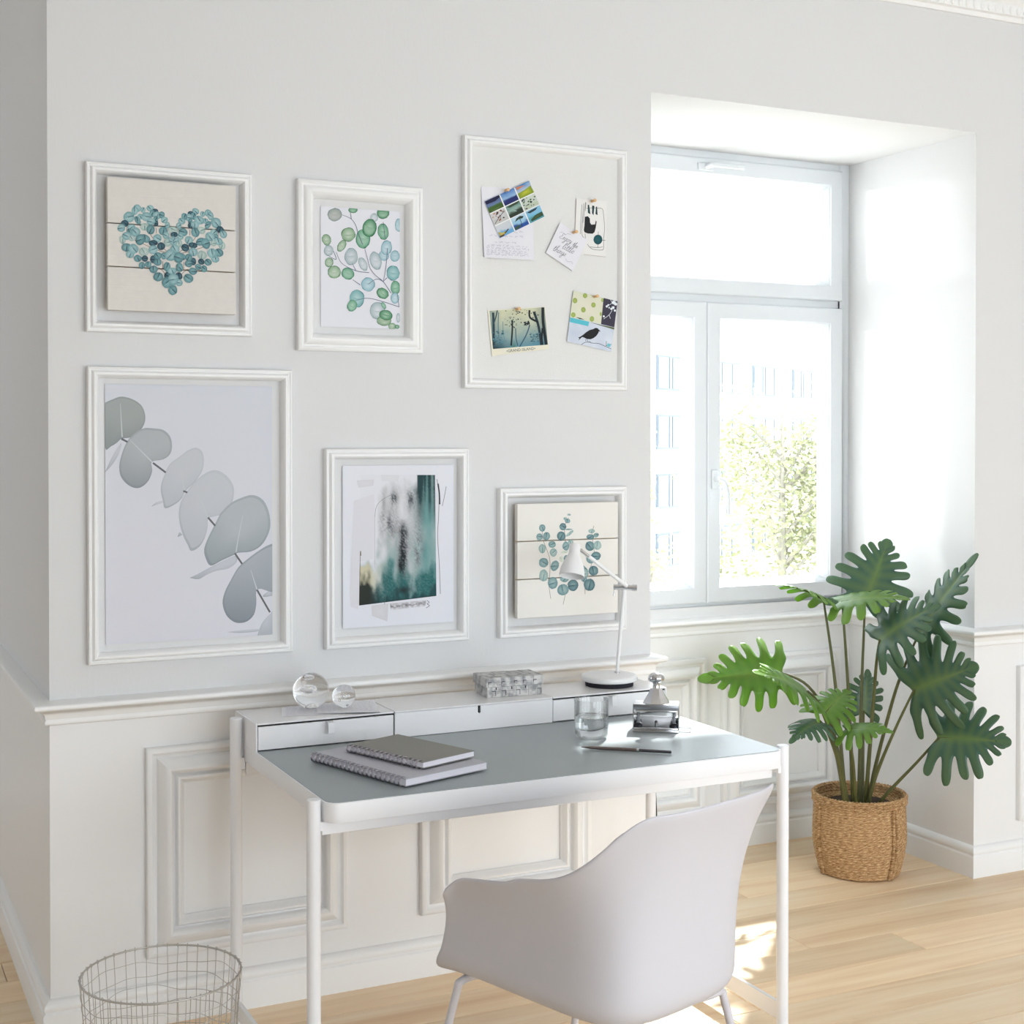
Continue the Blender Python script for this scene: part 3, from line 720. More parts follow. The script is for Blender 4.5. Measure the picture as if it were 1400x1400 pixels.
S.grid(((.135, .062), (.245, .065), (.240, .048), (.138, .042)), lambda u, v: mixc(WHT, lin(120, 114, 116), max(0, min(1, .7 + fbm(u * 12, v * 4, 3) * 1.4)) * (1 - abs(v - .5) * 1.6)), 30, 6)
for P, w_, c in (([(.276, .40), (.282, .36), (.281, .30), (.278, .24), (.283, .16), (.286, .08)], .0016, lin(130, 120, 124)), ([(.279, .388), (.283, .36), (.284, .33)], .0042, lin(56, 56, 60)),
                 ([(.304, .38), (.298, .35), (.292, .325)], .0014, lin(110, 108, 114)), ([(.246, .064), (.252, .058), (.246, .054), (.253, .049), (.243, .043)], .0014, lin(70, 66, 70)),
                 ([(.047, .060), (.050, .20), (.052, .195)], .0015, lin(96, 72, 50)), ([(.120, .06), (.126, .10), (.126, .14)], .0014, lin(70, 100, 100)), ([(.092, .30), (.098, .33), (.12, .35), (.15, .362)], .0013, lin(150, 148, 150)), ([(.092, .30), (.092, .16)], .001, lin(176, 174, 178))):
    S.ribbon(P, w_, c)
S.build('printed_wash', p5, 1.263, .981)

# ---------------------------------------------------------------- pin board with notes and cards
M_fabric = mat('board_fabric', lin(230, 230, 228), 0.85, spec=0.1, bump=(420, 0.5), var=(500, 0.035))
pb = thing('pin_board', 'tall white framed pin board with notes and cards', 'pin board', (1.616, 0, 1.636), group=None)
rect_frame(MB(), FR_N, 1.616, 2.142, 1.636, 2.343, 0).build('frame', M_trim, pb, smooth=35, world=True)
MB().box(1.636, 2.122, -.010, -.001, 1.656, 2.323).build('board', M_fabric, pb, world=True)

def quad_card(name, label, quad, y, m, th=.0007, lift=0.0):
    """card with corners TL, TR, BR, BL in world x, z, pinned on the board"""
    base = (quad[3][0], y, min(quad[2][1], quad[3][1]))
    b = MB().prism([(q[0] - base[0], q[1] - base[2]) for q in quad], 0, th)
    hh = max(p[2] for p in b.v)
    if lift: b.v = [(p[0], p[1] - lift * (1 - p[2] / hh), p[2]) for p in b.v]
    o = b.build(name, m); o.location = base
    return tag(o, label, 'card', None), base
def in_quad(q, u, v):
    return tuple((q[0][k] * (1 - u) + q[1][k] * u) * (1 - v) + (q[3][k] * (1 - u) + q[2][k] * u) * v for k in (0, 1))
class Card(Sheet):
    def __init__(s, q, y): super().__init__(9, 9, y); s.q = q
    def P(s, pts): return [in_quad(s.q, *p) for p in pts]
    def shape(s, pts, col, cen=None): s.poly(s.P(pts), col, cen, False)
    def line(s, pts, w, col, k=4): s.ribbon(s.P(pts), w, col, k, False)
    def put(s, name, parent): return s.mb.build(name, M_ink, parent, world=True)
M_note = mat('note_paper', lin(232, 232, 238), 0.7, spec=0.15)
M_card = mat('card_stock', lin(240, 240, 240), 0.55, spec=0.25)
M_cream = mat('cream_card', lin(234, 230, 210), 0.55, spec=0.25)

def scribble(S, rows, col, rn, wd=.0007):
    for (v, u0, u1) in rows:
        u = u0
        while u < u1 - .02:
            L = min(rn.uniform(.04, .13), u1 - u); n = max(3, int(L / .014)); pts = []
            for i in range(n):
                pts.append((u + L * i / n, v + rn.uniform(-.011, .011) + (.012 if i % 2 else -.004)))
            S.line(pts, wd, col, 2); u += L + .022

qa = [(1.6714, 2.2024), (1.8322, 2.2120), (1.8364, 2.0055), (1.6791, 2.0045)]
o, base = quad_card('letter', 'white letter with purple handwriting pinned under the collage card', qa, -.0125, M_note, lift=.004)
S = Card(qa, -.0131); rn = random.Random(2)
scribble(S, [(.62, .45, .80), (.68, .12, .80), (.77, .22, .68), (.82, .07, .92), (.855, .05, .90), (.89, .05, .86), (.918, .05, .92), (.945, .05, .90), (.17, .1, .4), (.23, .1, .3)], lin(150, 146, 176), rn, .0006)
S.mb.v = [(p[0], p[1] - .0041 * (1 - (p[2] - 2.0045) / .2075), p[2]) for p in S.mb.v]
S.put('handwriting', o)['kind'] = 'stuff'

qb = [(1.6793, 2.1608), (1.8192, 2.2299), (1.8686, 2.1315), (1.7269, 2.0606)]
o, base = quad_card('collage_card', 'tilted white card with nine small landscape paintings', qb, -.0180, M_card)
S = Card(qb, -.0182)
CELLS = [[((60, 76, 120), (110, 130, 170), (70, 104, 40)), ((70, 120, 190), (150, 186, 220), (44, 60, 120)), ((70, 140, 200), (190, 200, 210), (150, 160, 40))],
         [((206, 206, 206), (204, 206, 208), (196, 196, 194)), ((90, 130, 120), (150, 178, 170), (50, 64, 52)), ((206, 214, 206), (198, 208, 196), (190, 200, 180))],
         [((206, 210, 214), (200, 206, 214), (110, 170, 214)), ((190, 214, 230), (150, 196, 224), (44, 84, 160)), ((140, 190, 220), (120, 186, 216), (90, 160, 170))]]
for r_ in range(3):
    for c_ in range(3):
        u0, u1 = c_ / 3 + .012 * (c_ > 0), (c_ + 1) / 3 - .012 * (c_ < 2); v0, v1 = r_ / 3 + .012 * (r_ > 0), (r_ + 1) / 3 - .012 * (r_ < 2)
        a, m_, z_ = [lin(*t) for t in CELLS[r_][c_]]
        S.grid(S.P([(u0, v0), (u1, v0), (u1, v1), (u0, v1)]), lambda u, v, a=a, m_=m_, z_=z_, k=r_ * 3 + c_: (lambda t: mixc(a, m_, min(1, t / .55)) if t < .55 else mixc(m_, z_, min(1, (t - .55) / .1)))(v + .16 * fbm(u * 2.5, v * 4, k * 3.1)), 8, 8)
S.shape([(.01, .01), (.32, .01), (.32, .06), (.2, .10), (.01, .09)], lin(34, 34, 66))
S.shape([(.01, .26), (.12, .25), (.32, .23), (.32, .32), (.01, .32)], lin(58, 84, 40), lin(90, 120, 60))
S.shape([(.36, .24), (.5, .20), (.64, .19), (.64, .32), (.36, .32)], lin(34, 44, 104))
S.shape([(.68, .18), (.85, .16), (.99, .12), (.99, .31), (.68, .32)], lin(120, 146, 44), lin(196, 196, 60))
S.shape([(.69, .01), (.80, .03), (.9, .05), (.70, .09)], lin(206, 130, 90))
S.shape([(.36, .60), (.5, .58), (.65, .55), (.65, .66), (.36, .66)], lin(46, 58, 46))
S.shape([(.36, .37), (.5, .35), (.65, .35), (.60, .40), (.42, .41)], lin(60, 74, 56))
for i in range(26):
    u, v = rn.uniform(.03, .30), rn.uniform(.36, .64); d = rn.uniform(.01, .025)
    S.shape([(u - d, v), (u, v - d), (u + d, v), (u, v + d)], lin(*rn.choice([(120, 70, 50), (150, 90, 80), (70, 50, 46), (190, 150, 120)])))
S.line([(.02, .62), (.14, .52), (.30, .42)], .0016, lin(74, 50, 44))
for i in range(22):
    u, v = rn.uniform(.70, .98), rn.uniform(.36, .64); d = rn.uniform(.012, .03)
    S.shape([(u - d, v), (u, v - d), (u + d, v), (u, v + d)], lin(*rn.choice([(80, 110, 60), (60, 56, 90), (120, 140, 90), (40, 50, 50)])))
S.shape([(.40, .80), (.46, .73), (.54, .71), (.61, .75), (.58, .79), (.50, .77)], lin(40, 60, 52))
S.line([(.51, .76), (.52, .84), (.50, .97)], .0016, lin(36, 40, 40)); S.line([(.51, .80), (.57, .77)], .001, lin(36, 40, 40))
S.shape([(.35, .93), (.42, .90), (.50, .94), (.42, .99), (.35, .99)], lin(60, 84, 70))
S.shape([(.69, .72), (.8, .70), (.95, .70), (.88, .75), (.76, .76)], lin(44, 58, 60))
S.shape([(.72, .92), (.84, .86), (.99, .85), (.99, .96), (.72, .97)], lin(52, 78, 56), lin(80, 100, 66))
S.shape([(.01, .84), (.09, .90), (.20, .90), (.14, .96), (.02, .97)], lin(176, 160, 70), lin(200, 186, 110))
S.shape([(.01, .95), (.12, .95), (.10, .99), (.01, .99)], lin(90, 60, 44)); S.line([(.13, .94), (.23, .88)], .003, lin(60, 60, 50))
S.put('printed_paintings', o)

qc = [(1.9755, 2.1913), (2.0781, 2.1924), (2.0740, 2.0276), (1.9693, 2.0320)]
o, base = quad_card('abstract_card', 'white card with black brush marks and a teal dot', qc, -.0125, mat('abstract_card_stock', lin(234, 233, 230), .6))
S = Sheet(9, 9, -.0127)
pp = lambda L: [(p[0] * 1e-4, p[1] * 1e-4) for p in L]
for l in ABST_LINES: S.ribbon(pp(l), .0011, lin(50, 54, 58), 4, False)
S.poly(pp(ABST_BLOB), lin(34, 36, 38), lin(28, 30, 32), False)
for l in ABST_FANGS: S.poly(pp(l), lin(28, 56, 58), lin(36, 74, 74), False)
S.ellipse(ABST_DOT[0], lin(26, 78, 86), lin(34, 92, 98), 24, .01)
for l in ABST_EDGE: S.ribbon(pp(l), .0008, lin(160, 138, 122), 2, False)
S.mb.v = [(p[0] + 1.9693, p[1], p[2] + 2.0276) for p in S.mb.v]
S.mb.build('printed_marks', M_ink, o, world=True)

qd = [(1.9203, 2.1173), (2.0103, 2.0740), (1.9626, 1.9804), (1.8745, 2.0280)]
o, base = quad_card('lettering_card', 'tilted white card lettered Enjoy the little things', qd, -.0165, M_note)
S = Card(qd, -.0168)
GL = {'e': ([[(0, .45), (.55, .55), (.5, .95), (.2, .95), (.05, .5), (.25, .02), (.7, .25)]], .7), 'n': ([[(0, .8), (.12, 1), (.15, 0), (.2, .6), (.5, 1), (.6, .7), (.6, .1), (.85, .2)]], .85),
      'j': ([[(0, .6), (.25, 1), (.22, 0), (.1, -.9), (-.25, -1.0), (-.1, -.5), (.5, .2)]], .5), 'o': ([[(.35, .95), (.05, .7), (.1, .1), (.4, 0), (.6, .5), (.4, .95), (.8, .85)]], .8),
      'y': ([[(0, .8), (.12, 1), (.15, .3), (.4, .1), (.6, .9), (.5, 0), (.35, -1), (0, -1), (.2, -.4), (.8, .2)]], .8), 't': ([[(0, .4), (.3, 1.9), (.25, .1), (.45, 0), (.65, .25)], [(0, 1.2), (.55, 1.28)]], .62),
      'h': ([[(0, .4), (.35, 2.1), (.15, 2.1), (.15, 0), (.2, .6), (.5, 1), (.6, .7), (.6, .1), (.85, .2)]], .85), 'l': ([[(0, .4), (.35, 2.0), (.12, 2.1), (.15, .1), (.35, 0), (.55, .25)]], .55),
      'i': ([[(0, .6), (.15, 1), (.15, .1), (.3, 0), (.5, .25)], [(.18, 1.4), (.22, 1.5)]], .5), 'g': ([[(.55, .9), (.2, 1), (.05, .4), (.3, .05), (.55, .8), (.5, -.3), (.3, -1), (0, -.8), (.2, -.3), (.8, .25)]], .75),
      's': ([[(0, .3), (.35, 1), (.4, .5), (.5, .2), (.2, 0), (0, .15)]], .6), 'E': ([[(.8, 1.8), (.4, 2), (.1, 1.6), (.5, 1.1), (.1, .8), (.05, .2), (.5, 0), (1, .4)]], 1.0)}
def letter(S, txt, u, v, hgt, asp, tilt=-.10):
    x = 0
    for ch in txt:
        strokes, adv = GL[ch]
        for st in strokes:
            S.line([(u + (x + p[0] + .25 * p[1]) * hgt * asp, v - p[1] * hgt + tilt * (x + p[0]) * hgt) for p in st], .00075, lin(60, 56, 74), 4)
        x += adv
letter(S, 'Enjoy', .17, .40, .090, 1.15); letter(S, 'the', .64, .40, .070, 1.1); letter(S, 'little', .38, .62, .095, 1.15); letter(S, 'things', .14, .82, .095, 1.1)
S.line([(.12, .26), (.2, .2), (.3, .22), (.36, .16), (.46, .14)], .0005, lin(90, 86, 100)); S.line([(.62, .82), (.72, .86), (.84, .80), (.9, .84)], .0005, lin(90, 86, 100))
S.put('lettering', o)

qe = [(1.6915, 1.8560), (1.8723, 1.8735), (1.8868, 1.7524), (1.7047, 1.7274)]
o, base = quad_card('forest_card', 'cream postcard of a misty blue forest', qe, -.0125, M_cream)
qi = [(1.6972, 1.8548), (1.8713, 1.8720), (1.8825, 1.7649), (1.7079, 1.7476)]
S = Card(qi, -.0127)
def mist(u, v):
    n = fbm(u * 4, v * 4, 9)
    c = mixc(lin(206, 208, 178), lin(92, 142, 158), min(1, max(0, v * 1.15 - .15 + .15 * n)))
    c = mixc(c, lin(70, 116, 130), .6 * max(0, 1 - u / .22)); c = mixc(c, lin(50, 84, 100), .6 * max(0, (u - .78) / .22))
    c = mixc(c, lin(24, 36, 38), min(1, max(0, (v - .72) / .28) * max(0, 1 - u / .42)))
    c = mixc(c, lin(40, 110, 84), max(0, 1 - abs(u - .38) / .08) * max(0, (v - .8) / .2) * .8)
    return c
S.grid(qi, mist, 34, 24)
DK = lin(26, 36, 42)
for P, w_, c in (([(.06, .05), (.05, .35), (.02, .9)], .0075, lin(44, 64, 74)), ([(.14, .0), (.10, .18), (.05, .35)], .004, lin(60, 84, 92)), ([(.16, .05), (.13, .4), (.12, .8)], .003, lin(96, 128, 136)), ([(.39, .28), (.375, .55), (.33, .95)], .0052, DK), ([(.44, .5), (.43, .75), (.45, .97)], .003, lin(70, 96, 108)),
                 ([(.70, .45), (.62, .70), (.48, 1.0)], .0034, lin(60, 88, 108)), ([(.80, .10), (.86, .5), (.88, 1.0)], .008, lin(34, 52, 62)), ([(.97, .0), (.95, .4), (.97, 1.0)], .009, DK), ([(.72, .05), (.72, .25), (.86, .38)], .006, DK), ([(.22, .3), (.21, .6), (.24, .9)], .0022, lin(110, 142, 148)), ([(.93, .55), (.90, .8), (.90, 1)], .006, DK)):
    S.line(P, w_, c)
for i in range(120):
    u, v = rn.choice([(rn.gauss(.36, .09), rn.gauss(.34, .10)), (rn.gauss(.48, .08), abs(rn.gauss(0, .12))), (rn.gauss(.80, .14), abs(rn.gauss(0, .2))), (rn.uniform(.6, .7), rn.gauss(.40, .03))])
    if not (0.02 < u < .97 and .02 < v < .95): continue
    d = rn.uniform(.006, .016)
    S.shape([(u - d, v), (u, v - d * 1.3), (u + d, v), (u, v + d * 1.3)], lin(30, 44, 48))
for i in range(60):
    u, v = rn.choice([(rn.uniform(.02, .25), rn.uniform(.55, .9)), (rn.uniform(.68, .85), rn.uniform(.68, .9))]); d = rn.uniform(.01, .03)
    S.shape([(u - d, v), (u, v - d), (u + d, v), (u, v + d)], mixc(lin(40, 76, 88), lin(90, 140, 150), rn.random()))
S.put('printed_forest', o)
def text_mesh(txt, size, loc, rot, m, parent, name):
    cu = bpy.data.curves.new(name, 'FONT'); cu.body = txt; cu.size = size; cu.align_x = 'CENTER'; cu.resolution_u = 2
    tmp = bpy.data.objects.new(name, cu)
    me = bpy.data.meshes.new_from_object(tmp)
    bpy.data.objects.remove(tmp)
    o = bpy.data.objects.new(name, me); C.objects.link(o); me.materials.clear(); me.materials.append(m)
    off = Vector((0, 0, 0)); q = parent
    while q is not None: off += q.location; q = q.parent
    o.parent = parent; o.location = Vector(loc) - off; o.rotation_euler = rot
    return o
M_txt = mat('printed_text', lin(86, 92, 90), .7)
text_mesh('\u2022GRAND ISLAND\u2022', .0118, (1.7965, -.0129, 1.7441), (R(90), R(-6.5), 0), M_txt, o, 'lettering')

qf = [(1.9652, 1.9243), (2.1123, 1.8986), (2.0913, 1.7493), (1.9439, 1.7757)]
o, base = quad_card('bird_card', 'collage card with green dots and a black bird on a twig', qf, -.0150, M_card, th=.0012)
S = Sheet(9, 9, -.0152); bp_ = lambda L: [(p[0] * 1e-4, p[1] * 1e-4) for p in L]
bc = bp_(BIRD_CARD)
S.grid(bc, lambda u, v: mixc(lin(222, 228, 238), lin(196, 206, 222), .5 + .9 * fbm(u * 3, v * 3, 6)), 10, 10)
S.poly(bp_(BIRD_PATCHES[0]), lin(218, 220, 196), lin(226, 222, 204), False); S.poly(bp_(BIRD_PATCHES[1]), lin(62, 58, 74), None, False)
for e in BIRD_DOTS: S.ellipse(e, lin(150, 172, 84), lin(172, 186, 104), 14, .02)
S.poly(bp_(BIRD_PATCHES[2]), lin(92, 192, 208), None, False); S.poly(bp_(BIRD_PATCHES[3]), lin(50, 50, 50), None, False); S.poly(bp_(BIRD_PATCHES[4]), lin(96, 104, 70), None, False)
for l in BIRD_TWIGS: S.ribbon(bp_(l), .0014, lin(220, 226, 230), 3, False)
for e in BIRD_BLOSSOM: S.ellipse(e, lin(220, 228, 234), lin(236, 240, 242), 10, .08)
for l in BIRD_BRANCH: S.ribbon(bp_(l), .0013, lin(34, 32, 36), 3, False)
S.poly(bp_(BIRD), lin(32, 32, 34), lin(46, 44, 46), False)
e = (1390, 190, 60, 0, 0, 60); S.ellipse(e, lin(120, 200, 210), lin(110, 190, 200), 8, .1)
S.mb.v = [(p[0] + 1.9439, p[1], p[2] + 1.7493) for p in S.mb.v]
S.mb.build('printed_collage', M_ink, o, world=True)

M_pin = mat('turned_beech', lin(226, 184, 132), .5)
PIN = [(0, 0), (.0011, 0), (.0011, .004), (.0042, .0045), (.0046, .007), (.0028, .010), (.0026, .014), (.0040, .018), (.0052, .022), (.0046, .0235), (0, .024)]
for lab, x, z, yb in (('wooden push pin holding the collage card', 1.742, 2.1955, -.0186), ('wooden push pin at the top of the abstract card', 2.025, 2.187, -.0132), ('wooden push pin holding the lettering card', 1.962, 2.0915, -.0172),
                  ('wooden push pin at the top of the forest postcard', 1.7795, 1.8625, -.0132), ('wooden push pin holding the bird card', 2.032, 1.909, -.0158)):
    o = MB().lathe([(r_, -h) for r_, h in PIN], 14, axis='y').build('push_pin', M_pin, smooth=50)
    o.location = (x, yb, z); tag(o, lab, 'push pin', 'wooden push pins on the board')
# ---------------------------------------------------------------- the desk
M_desk = mat('desk_white_lacquer', lin(240, 240, 242), 0.42, spec=0.4)
M_desktop = mat('desk_shelf_gloss', lin(236, 235, 236), 0.22, spec=0.5)
M_lino = mat('desk_grey_linoleum', lin(150, 158, 160), 0.33, spec=0.45, bump=(300, 0.02))
M_dark = mat('foot_black_and_gap_shade', lin(22, 22, 24), 0.8)  # black of the feet, also the shade inside the drawer gaps
DX0, DX1, DY0, DY1, DT, DH = 0.942, 2.112, -0.835, -0.100, 0.735, 0.8026
HF = -0.290
desk = thing('desk', 'white steel desk with grey linoleum top and low drawers at the back', 'desk', ((DX0 + DX1) / 2, (DY0 + DY1) / 2, 0))
def rounded(x0, x1, y0, y1, rf, n=6):
    """plan outline with rounded front corners (y0 side)"""
    P = [(x1, y1), (x0, y1)]
    for k in range(n + 1):
        a = PI + k * (PI / 2) / n; P.append((x0 + rf + rf * math.cos(a), y0 + rf + rf * math.sin(a)))
    for k in range(n + 1):
        a = 1.5 * PI + k * (PI / 2) / n; P.append((x1 - rf + rf * math.cos(a), y0 + rf + rf * math.sin(a)))
    return P
def slab(mb, P, z0, z1):
    n = len(P)
    return mb.add([(p[0], p[1], z0) for p in P] + [(p[0], p[1], z1) for p in P], [tuple(range(n))[::-1], tuple(range(n, 2 * n))] + [(i, (i + 1) % n, n + (i + 1) % n, n + i) for i in range(n)])
slab(MB(), rounded(DX0, DX1, DY0, DY1, .032), .6915, DT - .0012).build('tabletop', M_desk, desk, smooth=30, world=True, bevel=(.0015, 2))
slab(MB(), rounded(DX0 + .004, DX1 - .004, DY0 + .004, HF, .029), DT - .002, DT).build('linoleum_inlay', M_lino, desk, smooth=30, world=True)
# carcass of the drawer unit: sides, back, deck
b = MB()
b.box(DX0, DX0 + .0045, HF, DY1, DT - .002, DH).box(DX1 - .0045, DX1, HF, DY1, DT - .002, DH).box(DX0, DX1, DY1 - .004, DY1, DT - .002, DH - .0035)
b.build('drawer_carcass', M_desk, desk, world=True, bevel=(.0008, 1))
MB().box(DX0 + .0045, DX1 - .0045, HF + .006, DY1 - .004, DT + .0005, DH - .0045).build('recess_shade_block', M_dark, desk, world=True)  # solid dark block whose colour gives the shade seen through the gaps
X1, X2 = 1.3015, 1.7535
for a, c_ in ((DX0 + .0046, X1 - .0012), (X1 + .0012, X2 - .0012), (X2 + .0012, DX1 - .0046)):
    MB().box(a, c_, HF - (.0015 if a == X1 + .0012 else .0), DY1 - .0045, DH - .0040, DH + .0002).build('shelf_lid', M_desktop, desk, world=True, bevel=(.0008, 1), smooth=30)
def drawer(a, c_, hx):
    d = MB().box(a, c_, HF + .0005, HF + .012, DT + .0022, DH - .0085).build('drawer_front', M_desk, desk, world=True, bevel=(.001, 1), smooth=30)
    MB().box(hx - .0085, hx + .0085, HF - .020, HF + .002, DH - .0105, DH - .0085).box(hx - .0085, hx + .0085, HF - .020, HF - .0185, DH - .036, DH - .0085).build('pull_tab', M_desk, d, world=True, bevel=(.0006, 1))
    return d
drawer(DX0 + .0060, X1 - .0022, 1.128)
drawer(X2 + .0022, DX1 - .0060, 1.935)
# flap with a finger slot
sx = 1.5376; ft = DH - .0045; b = MB()
b.box(X1 + .0008, sx - .0042, HF - .0015, HF + .010, DT + .0010, ft).box(sx + .0042, X2 - .0008, HF - .0015, HF + .010, DT + .0010, ft).box(sx - .0042, sx + .0042, HF - .0015, HF + .010, DT + .0010, ft - .020)
for s_ in (-1, 1):
    b.add([(sx, HF - .0015, ft - .0201), (sx + s_ * .0042, HF - .0015, ft - .0201), (sx + s_ * .0042, HF - .0015, ft - .0159)], [(0, 1, 2)])
b.build('flap', M_desk, desk, world=True)
# beams under the top, legs and foot rails
MB().box(DX0 + .004, DX1 - .004, DY0 + .050, DY0 + .064, .657, .6915).build('apron', M_desk, desk, world=True, bevel=(.001, 1))
MB().box(DX0 + .004, DX1 - .004, DY1 - .090, DY1 - .076, .657, .6915).build('apron', M_desk, desk, world=True, bevel=(.001, 1))
LR = .0148
for sx_, ox in ((0, DX0 - .0035 - LR), (1, DX1 + .0035 + LR)):
    fy, by = -.797, -.176
    for yy, zt in ((fy, DT + .0035), (by, DH - .003)):
        l = MB().lathe([(0, .004), (LR - .003, .004), (LR, .006), (LR, zt - .0015), (LR - .0015, zt), (0, zt)], 20, (ox, yy, 0)).build('leg', M_desk, desk, smooth=40, world=True)
        MB().lathe([(0, 0), (.011, 0), (.011, .0045), (0, .0045)], 14, (ox, yy, 0)).build('foot', M_dark, l, world=True)
        ex = DX0 + .002 if sx_ == 0 else DX1 - .002
        MB().box(min(ox, ex), max(ox, ex), yy - .009, yy + .009, .672, .6905 if yy == fy else .70).build('leg_bracket', M_desk, desk, world=True)
    MB().box(ox - .0055, ox + .0055, fy + LR * .8, by - LR * .8, .054, .097).build('foot_rail', M_desk, desk, world=True, bevel=(.001, 1))

# ---------------------------------------------------------------- things on the desk
M_sheet = mat('letter_sheet', lin(242, 242, 246), .7, spec=.15)
def note_sheet(quad, z, label, curl, seed):
    """handwritten sheet lying flat; corners back-left, back-right, front-right, front-left"""
    n, m = 8, 8; v = []; base = quad[3]
    def P(u, w):
        return tuple((quad[0][k] * (1 - u) + quad[1][k] * u) * (1 - w) + (quad[3][k] * (1 - u) + quad[2][k] * u) * w for k in (0, 1))
    for j in range(m + 1):
        for i in range(n + 1):
            p = P(i / n, j / m); zz = curl(i / n, j / m)
            v.append((p[0] - base[0], p[1] - base[1], zz))
    k = len(v); v += [(p[0], p[1], p[2] - .0003) for p in v]
    f = [(j * (n + 1) + i, (j + 1) * (n + 1) + i, (j + 1) * (n + 1) + i + 1, j * (n + 1) + i + 1) for j in range(m) for i in range(n)]
    f += [tuple(k + t for t in reversed(q)) for q in f]
    o = MB().add(v, f).build('letter', M_sheet, smooth=60); o.location = (base[0], base[1], z)
    tag(o, label, 'letter')
    rn = random.Random(seed); w = MB(); w.col = lin(150, 144, 182)
    for r_ in range(11):
        u = .06; vv = .08 + r_ * .08
        while u < .92:
            L = rn.uniform(.04, .10); pts = []
            for i in range(5):
                uu = u + L * i / 4; ww = vv + (.018 if i % 2 else -.012); q = P(uu, ww)
                pts.append((q[0] - base[0], q[1] - base[1], curl(uu, ww) + .0004))
            nn = len(pts); vs = []
            for p in pts: vs += [(p[0], p[1] - .0005, p[2]), (p[0], p[1] + .0005, p[2])]
            w.add(vs, [(2 * i, 2 * i + 2, 2 * i + 3, 2 * i + 1) for i in range(nn - 1)], [lin(150, 144, 182)] * len(vs))
            u += L + .025
    w.build('handwriting', M_ink, o)['kind'] = 'stuff'
    return o
note_sheet([(1.058, -.118), (1.215, -.112), (1.180, -.262), (1.024, -.232)], DH + .0008, 'handwritten letter under the large glass ball', lambda u, w: 0, 3)
note_sheet([(1.150, -.112), (1.308, -.122), (1.262, -.300), (1.115, -.238)], DH + .0018, 'handwritten letter under the small glass ball', lambda u, w: .0004 + .005 * max(0, w - .6) * u, 8)

M_ball = solid_glass('crystal_glass', 1.5)
M_bubble = solid_glass('air_bubble', 0.667)
bb = thing('glass_paperweight', 'large clear glass ball with three trapped bubbles', 'paperweight', (1.1206, -.1678, DH + .0012))
MB().sphere((0, 0, .0465), .0465, 48, 28, .995).build('ball', M_ball, bb, smooth=80)
for zz, r_, s_ in ((.073, .0115, .62), (.049, .0150, .48), (.018, .0105, .72)):
    MB().sphere((-.004 if zz > .03 else 0, 0, zz), r_, 18, 10, s_).build('bubble', M_bubble, bb, smooth=80)
sb = thing('glass_paperweight', 'small clear glass ball with tiny bubbles', 'paperweight', (1.1978, -.200, DH + .0026))
MB().sphere((0, 0, .030), .030, 40, 24).build('ball', M_ball, sb, smooth=80)
rn = random.Random(3)
for k in range(7):
    MB().sphere((rn.uniform(-.014, .014), rn.uniform(-.014, .014), .012 + rn.uniform(0, .03)), rn.uniform(.0012, .0032), 8, 5).build('bubble', M_bubble, sb, smooth=80)

# keepsake box with stone print
def stone_paper():
    m = bpy.data.materials.new('stone_print_paper'); m.use_nodes = True; nt = m.node_tree; L = nt.links; p = nt.nodes['Principled BSDF']
    tc = nt.nodes.new('ShaderNodeTexCoord'); n1 = nt.nodes.new('ShaderNodeTexNoise'); n1.inputs['Scale'].default_value = 55; n1.inputs['Detail'].default_value = 8
    L.new(tc.outputs['Object'], n1.inputs['Vector'])
    cr = nt.nodes.new('ShaderNodeValToRGB'); cr.color_ramp.elements[0].position = .36; cr.color_ramp.elements[0].color = lin(150, 150, 152); cr.color_ramp.elements[1].position = .58; cr.color_ramp.elements[1].color = lin(212, 211, 208)
    L.new(n1.outputs['Fac'], cr.inputs['Fac']); L.new(cr.outputs['Color'], p.inputs['Base Color']); p.inputs['Roughness'].default_value = .6
    return m
M_stone = stone_paper()
bx = thing('keepsake_box', 'lidded cardboard box printed with grey stone blocks', 'box', (1.672, -.186, DH + .0003), R(-4))
W_, D_ = .158, .094
MB().box(-W_ / 2, W_ / 2, -D_ / 2, D_ / 2, 0, .046).build('body', M_stone, bx, bevel=(.001, 1))
lid = MB().box(-W_ / 2 - .004, W_ / 2 + .004, -D_ / 2 - .004, D_ / 2 + .004, .028, .053).build('lid', M_stone, bx, bevel=(.0012, 1))
w = MB(); DKC = lin(52, 52, 56); GRC = lin(128, 128, 130)
def blk(x0, x1, z0, z1, c, y): w.add([(x0, y, z0), (x1, y, z0), (x1, y, z1), (x0, y, z1)], [(0, 1, 2, 3)], [c] * 4)
rn = random.Random(9)
yl, yb_ = -D_ / 2 - .0043, -D_ / 2 - .0003
for x in (-.078, -.040, -.004, .022, .052):
    blk(x, x + .0012, .030, .053, GRC, yl); blk(x, x + .010, .0415, .0432, DKC, yl); blk(x, x + .0022, .037, .0432, DKC, yl)
blk(-.08, .08, .0405, .0411, GRC, yl); blk(-.08, .08, .0285, .0291, GRC, yl)
for x in (-.066, -.037, .004, .040, .066):
    blk(x, x + .0011, .001, .027, GRC, yb_)
    if rn.random() < .8: blk(x, x + .012, .0165, .0180, DKC, yb_); blk(x + .0105, x + .012, .004, .018, DKC, yb_)
blk(-.079, .079, .0160, .0165, GRC, yb_)
for x in (-.055, -.01, .03): blk(x, x + .003, .020, .027, DKC, yb_)
w.add([], [])
o = w.build('printed_blocks', M_ink, bx)
w2 = MB()
def topl(x0, y0, x1, y1, t, c):
    d = Vector((x1 - x0, y1 - y0)).normalized(); nx, ny = -d.y * t / 2, d.x * t / 2
    w2.add([(x0 + nx, y0 + ny, .0533), (x0 - nx, y0 - ny, .0533), (x1 - nx, y1 - ny, .0533), (x1 + nx, y1 + ny, .0533)], [(0, 1, 2, 3)], [c] * 4)
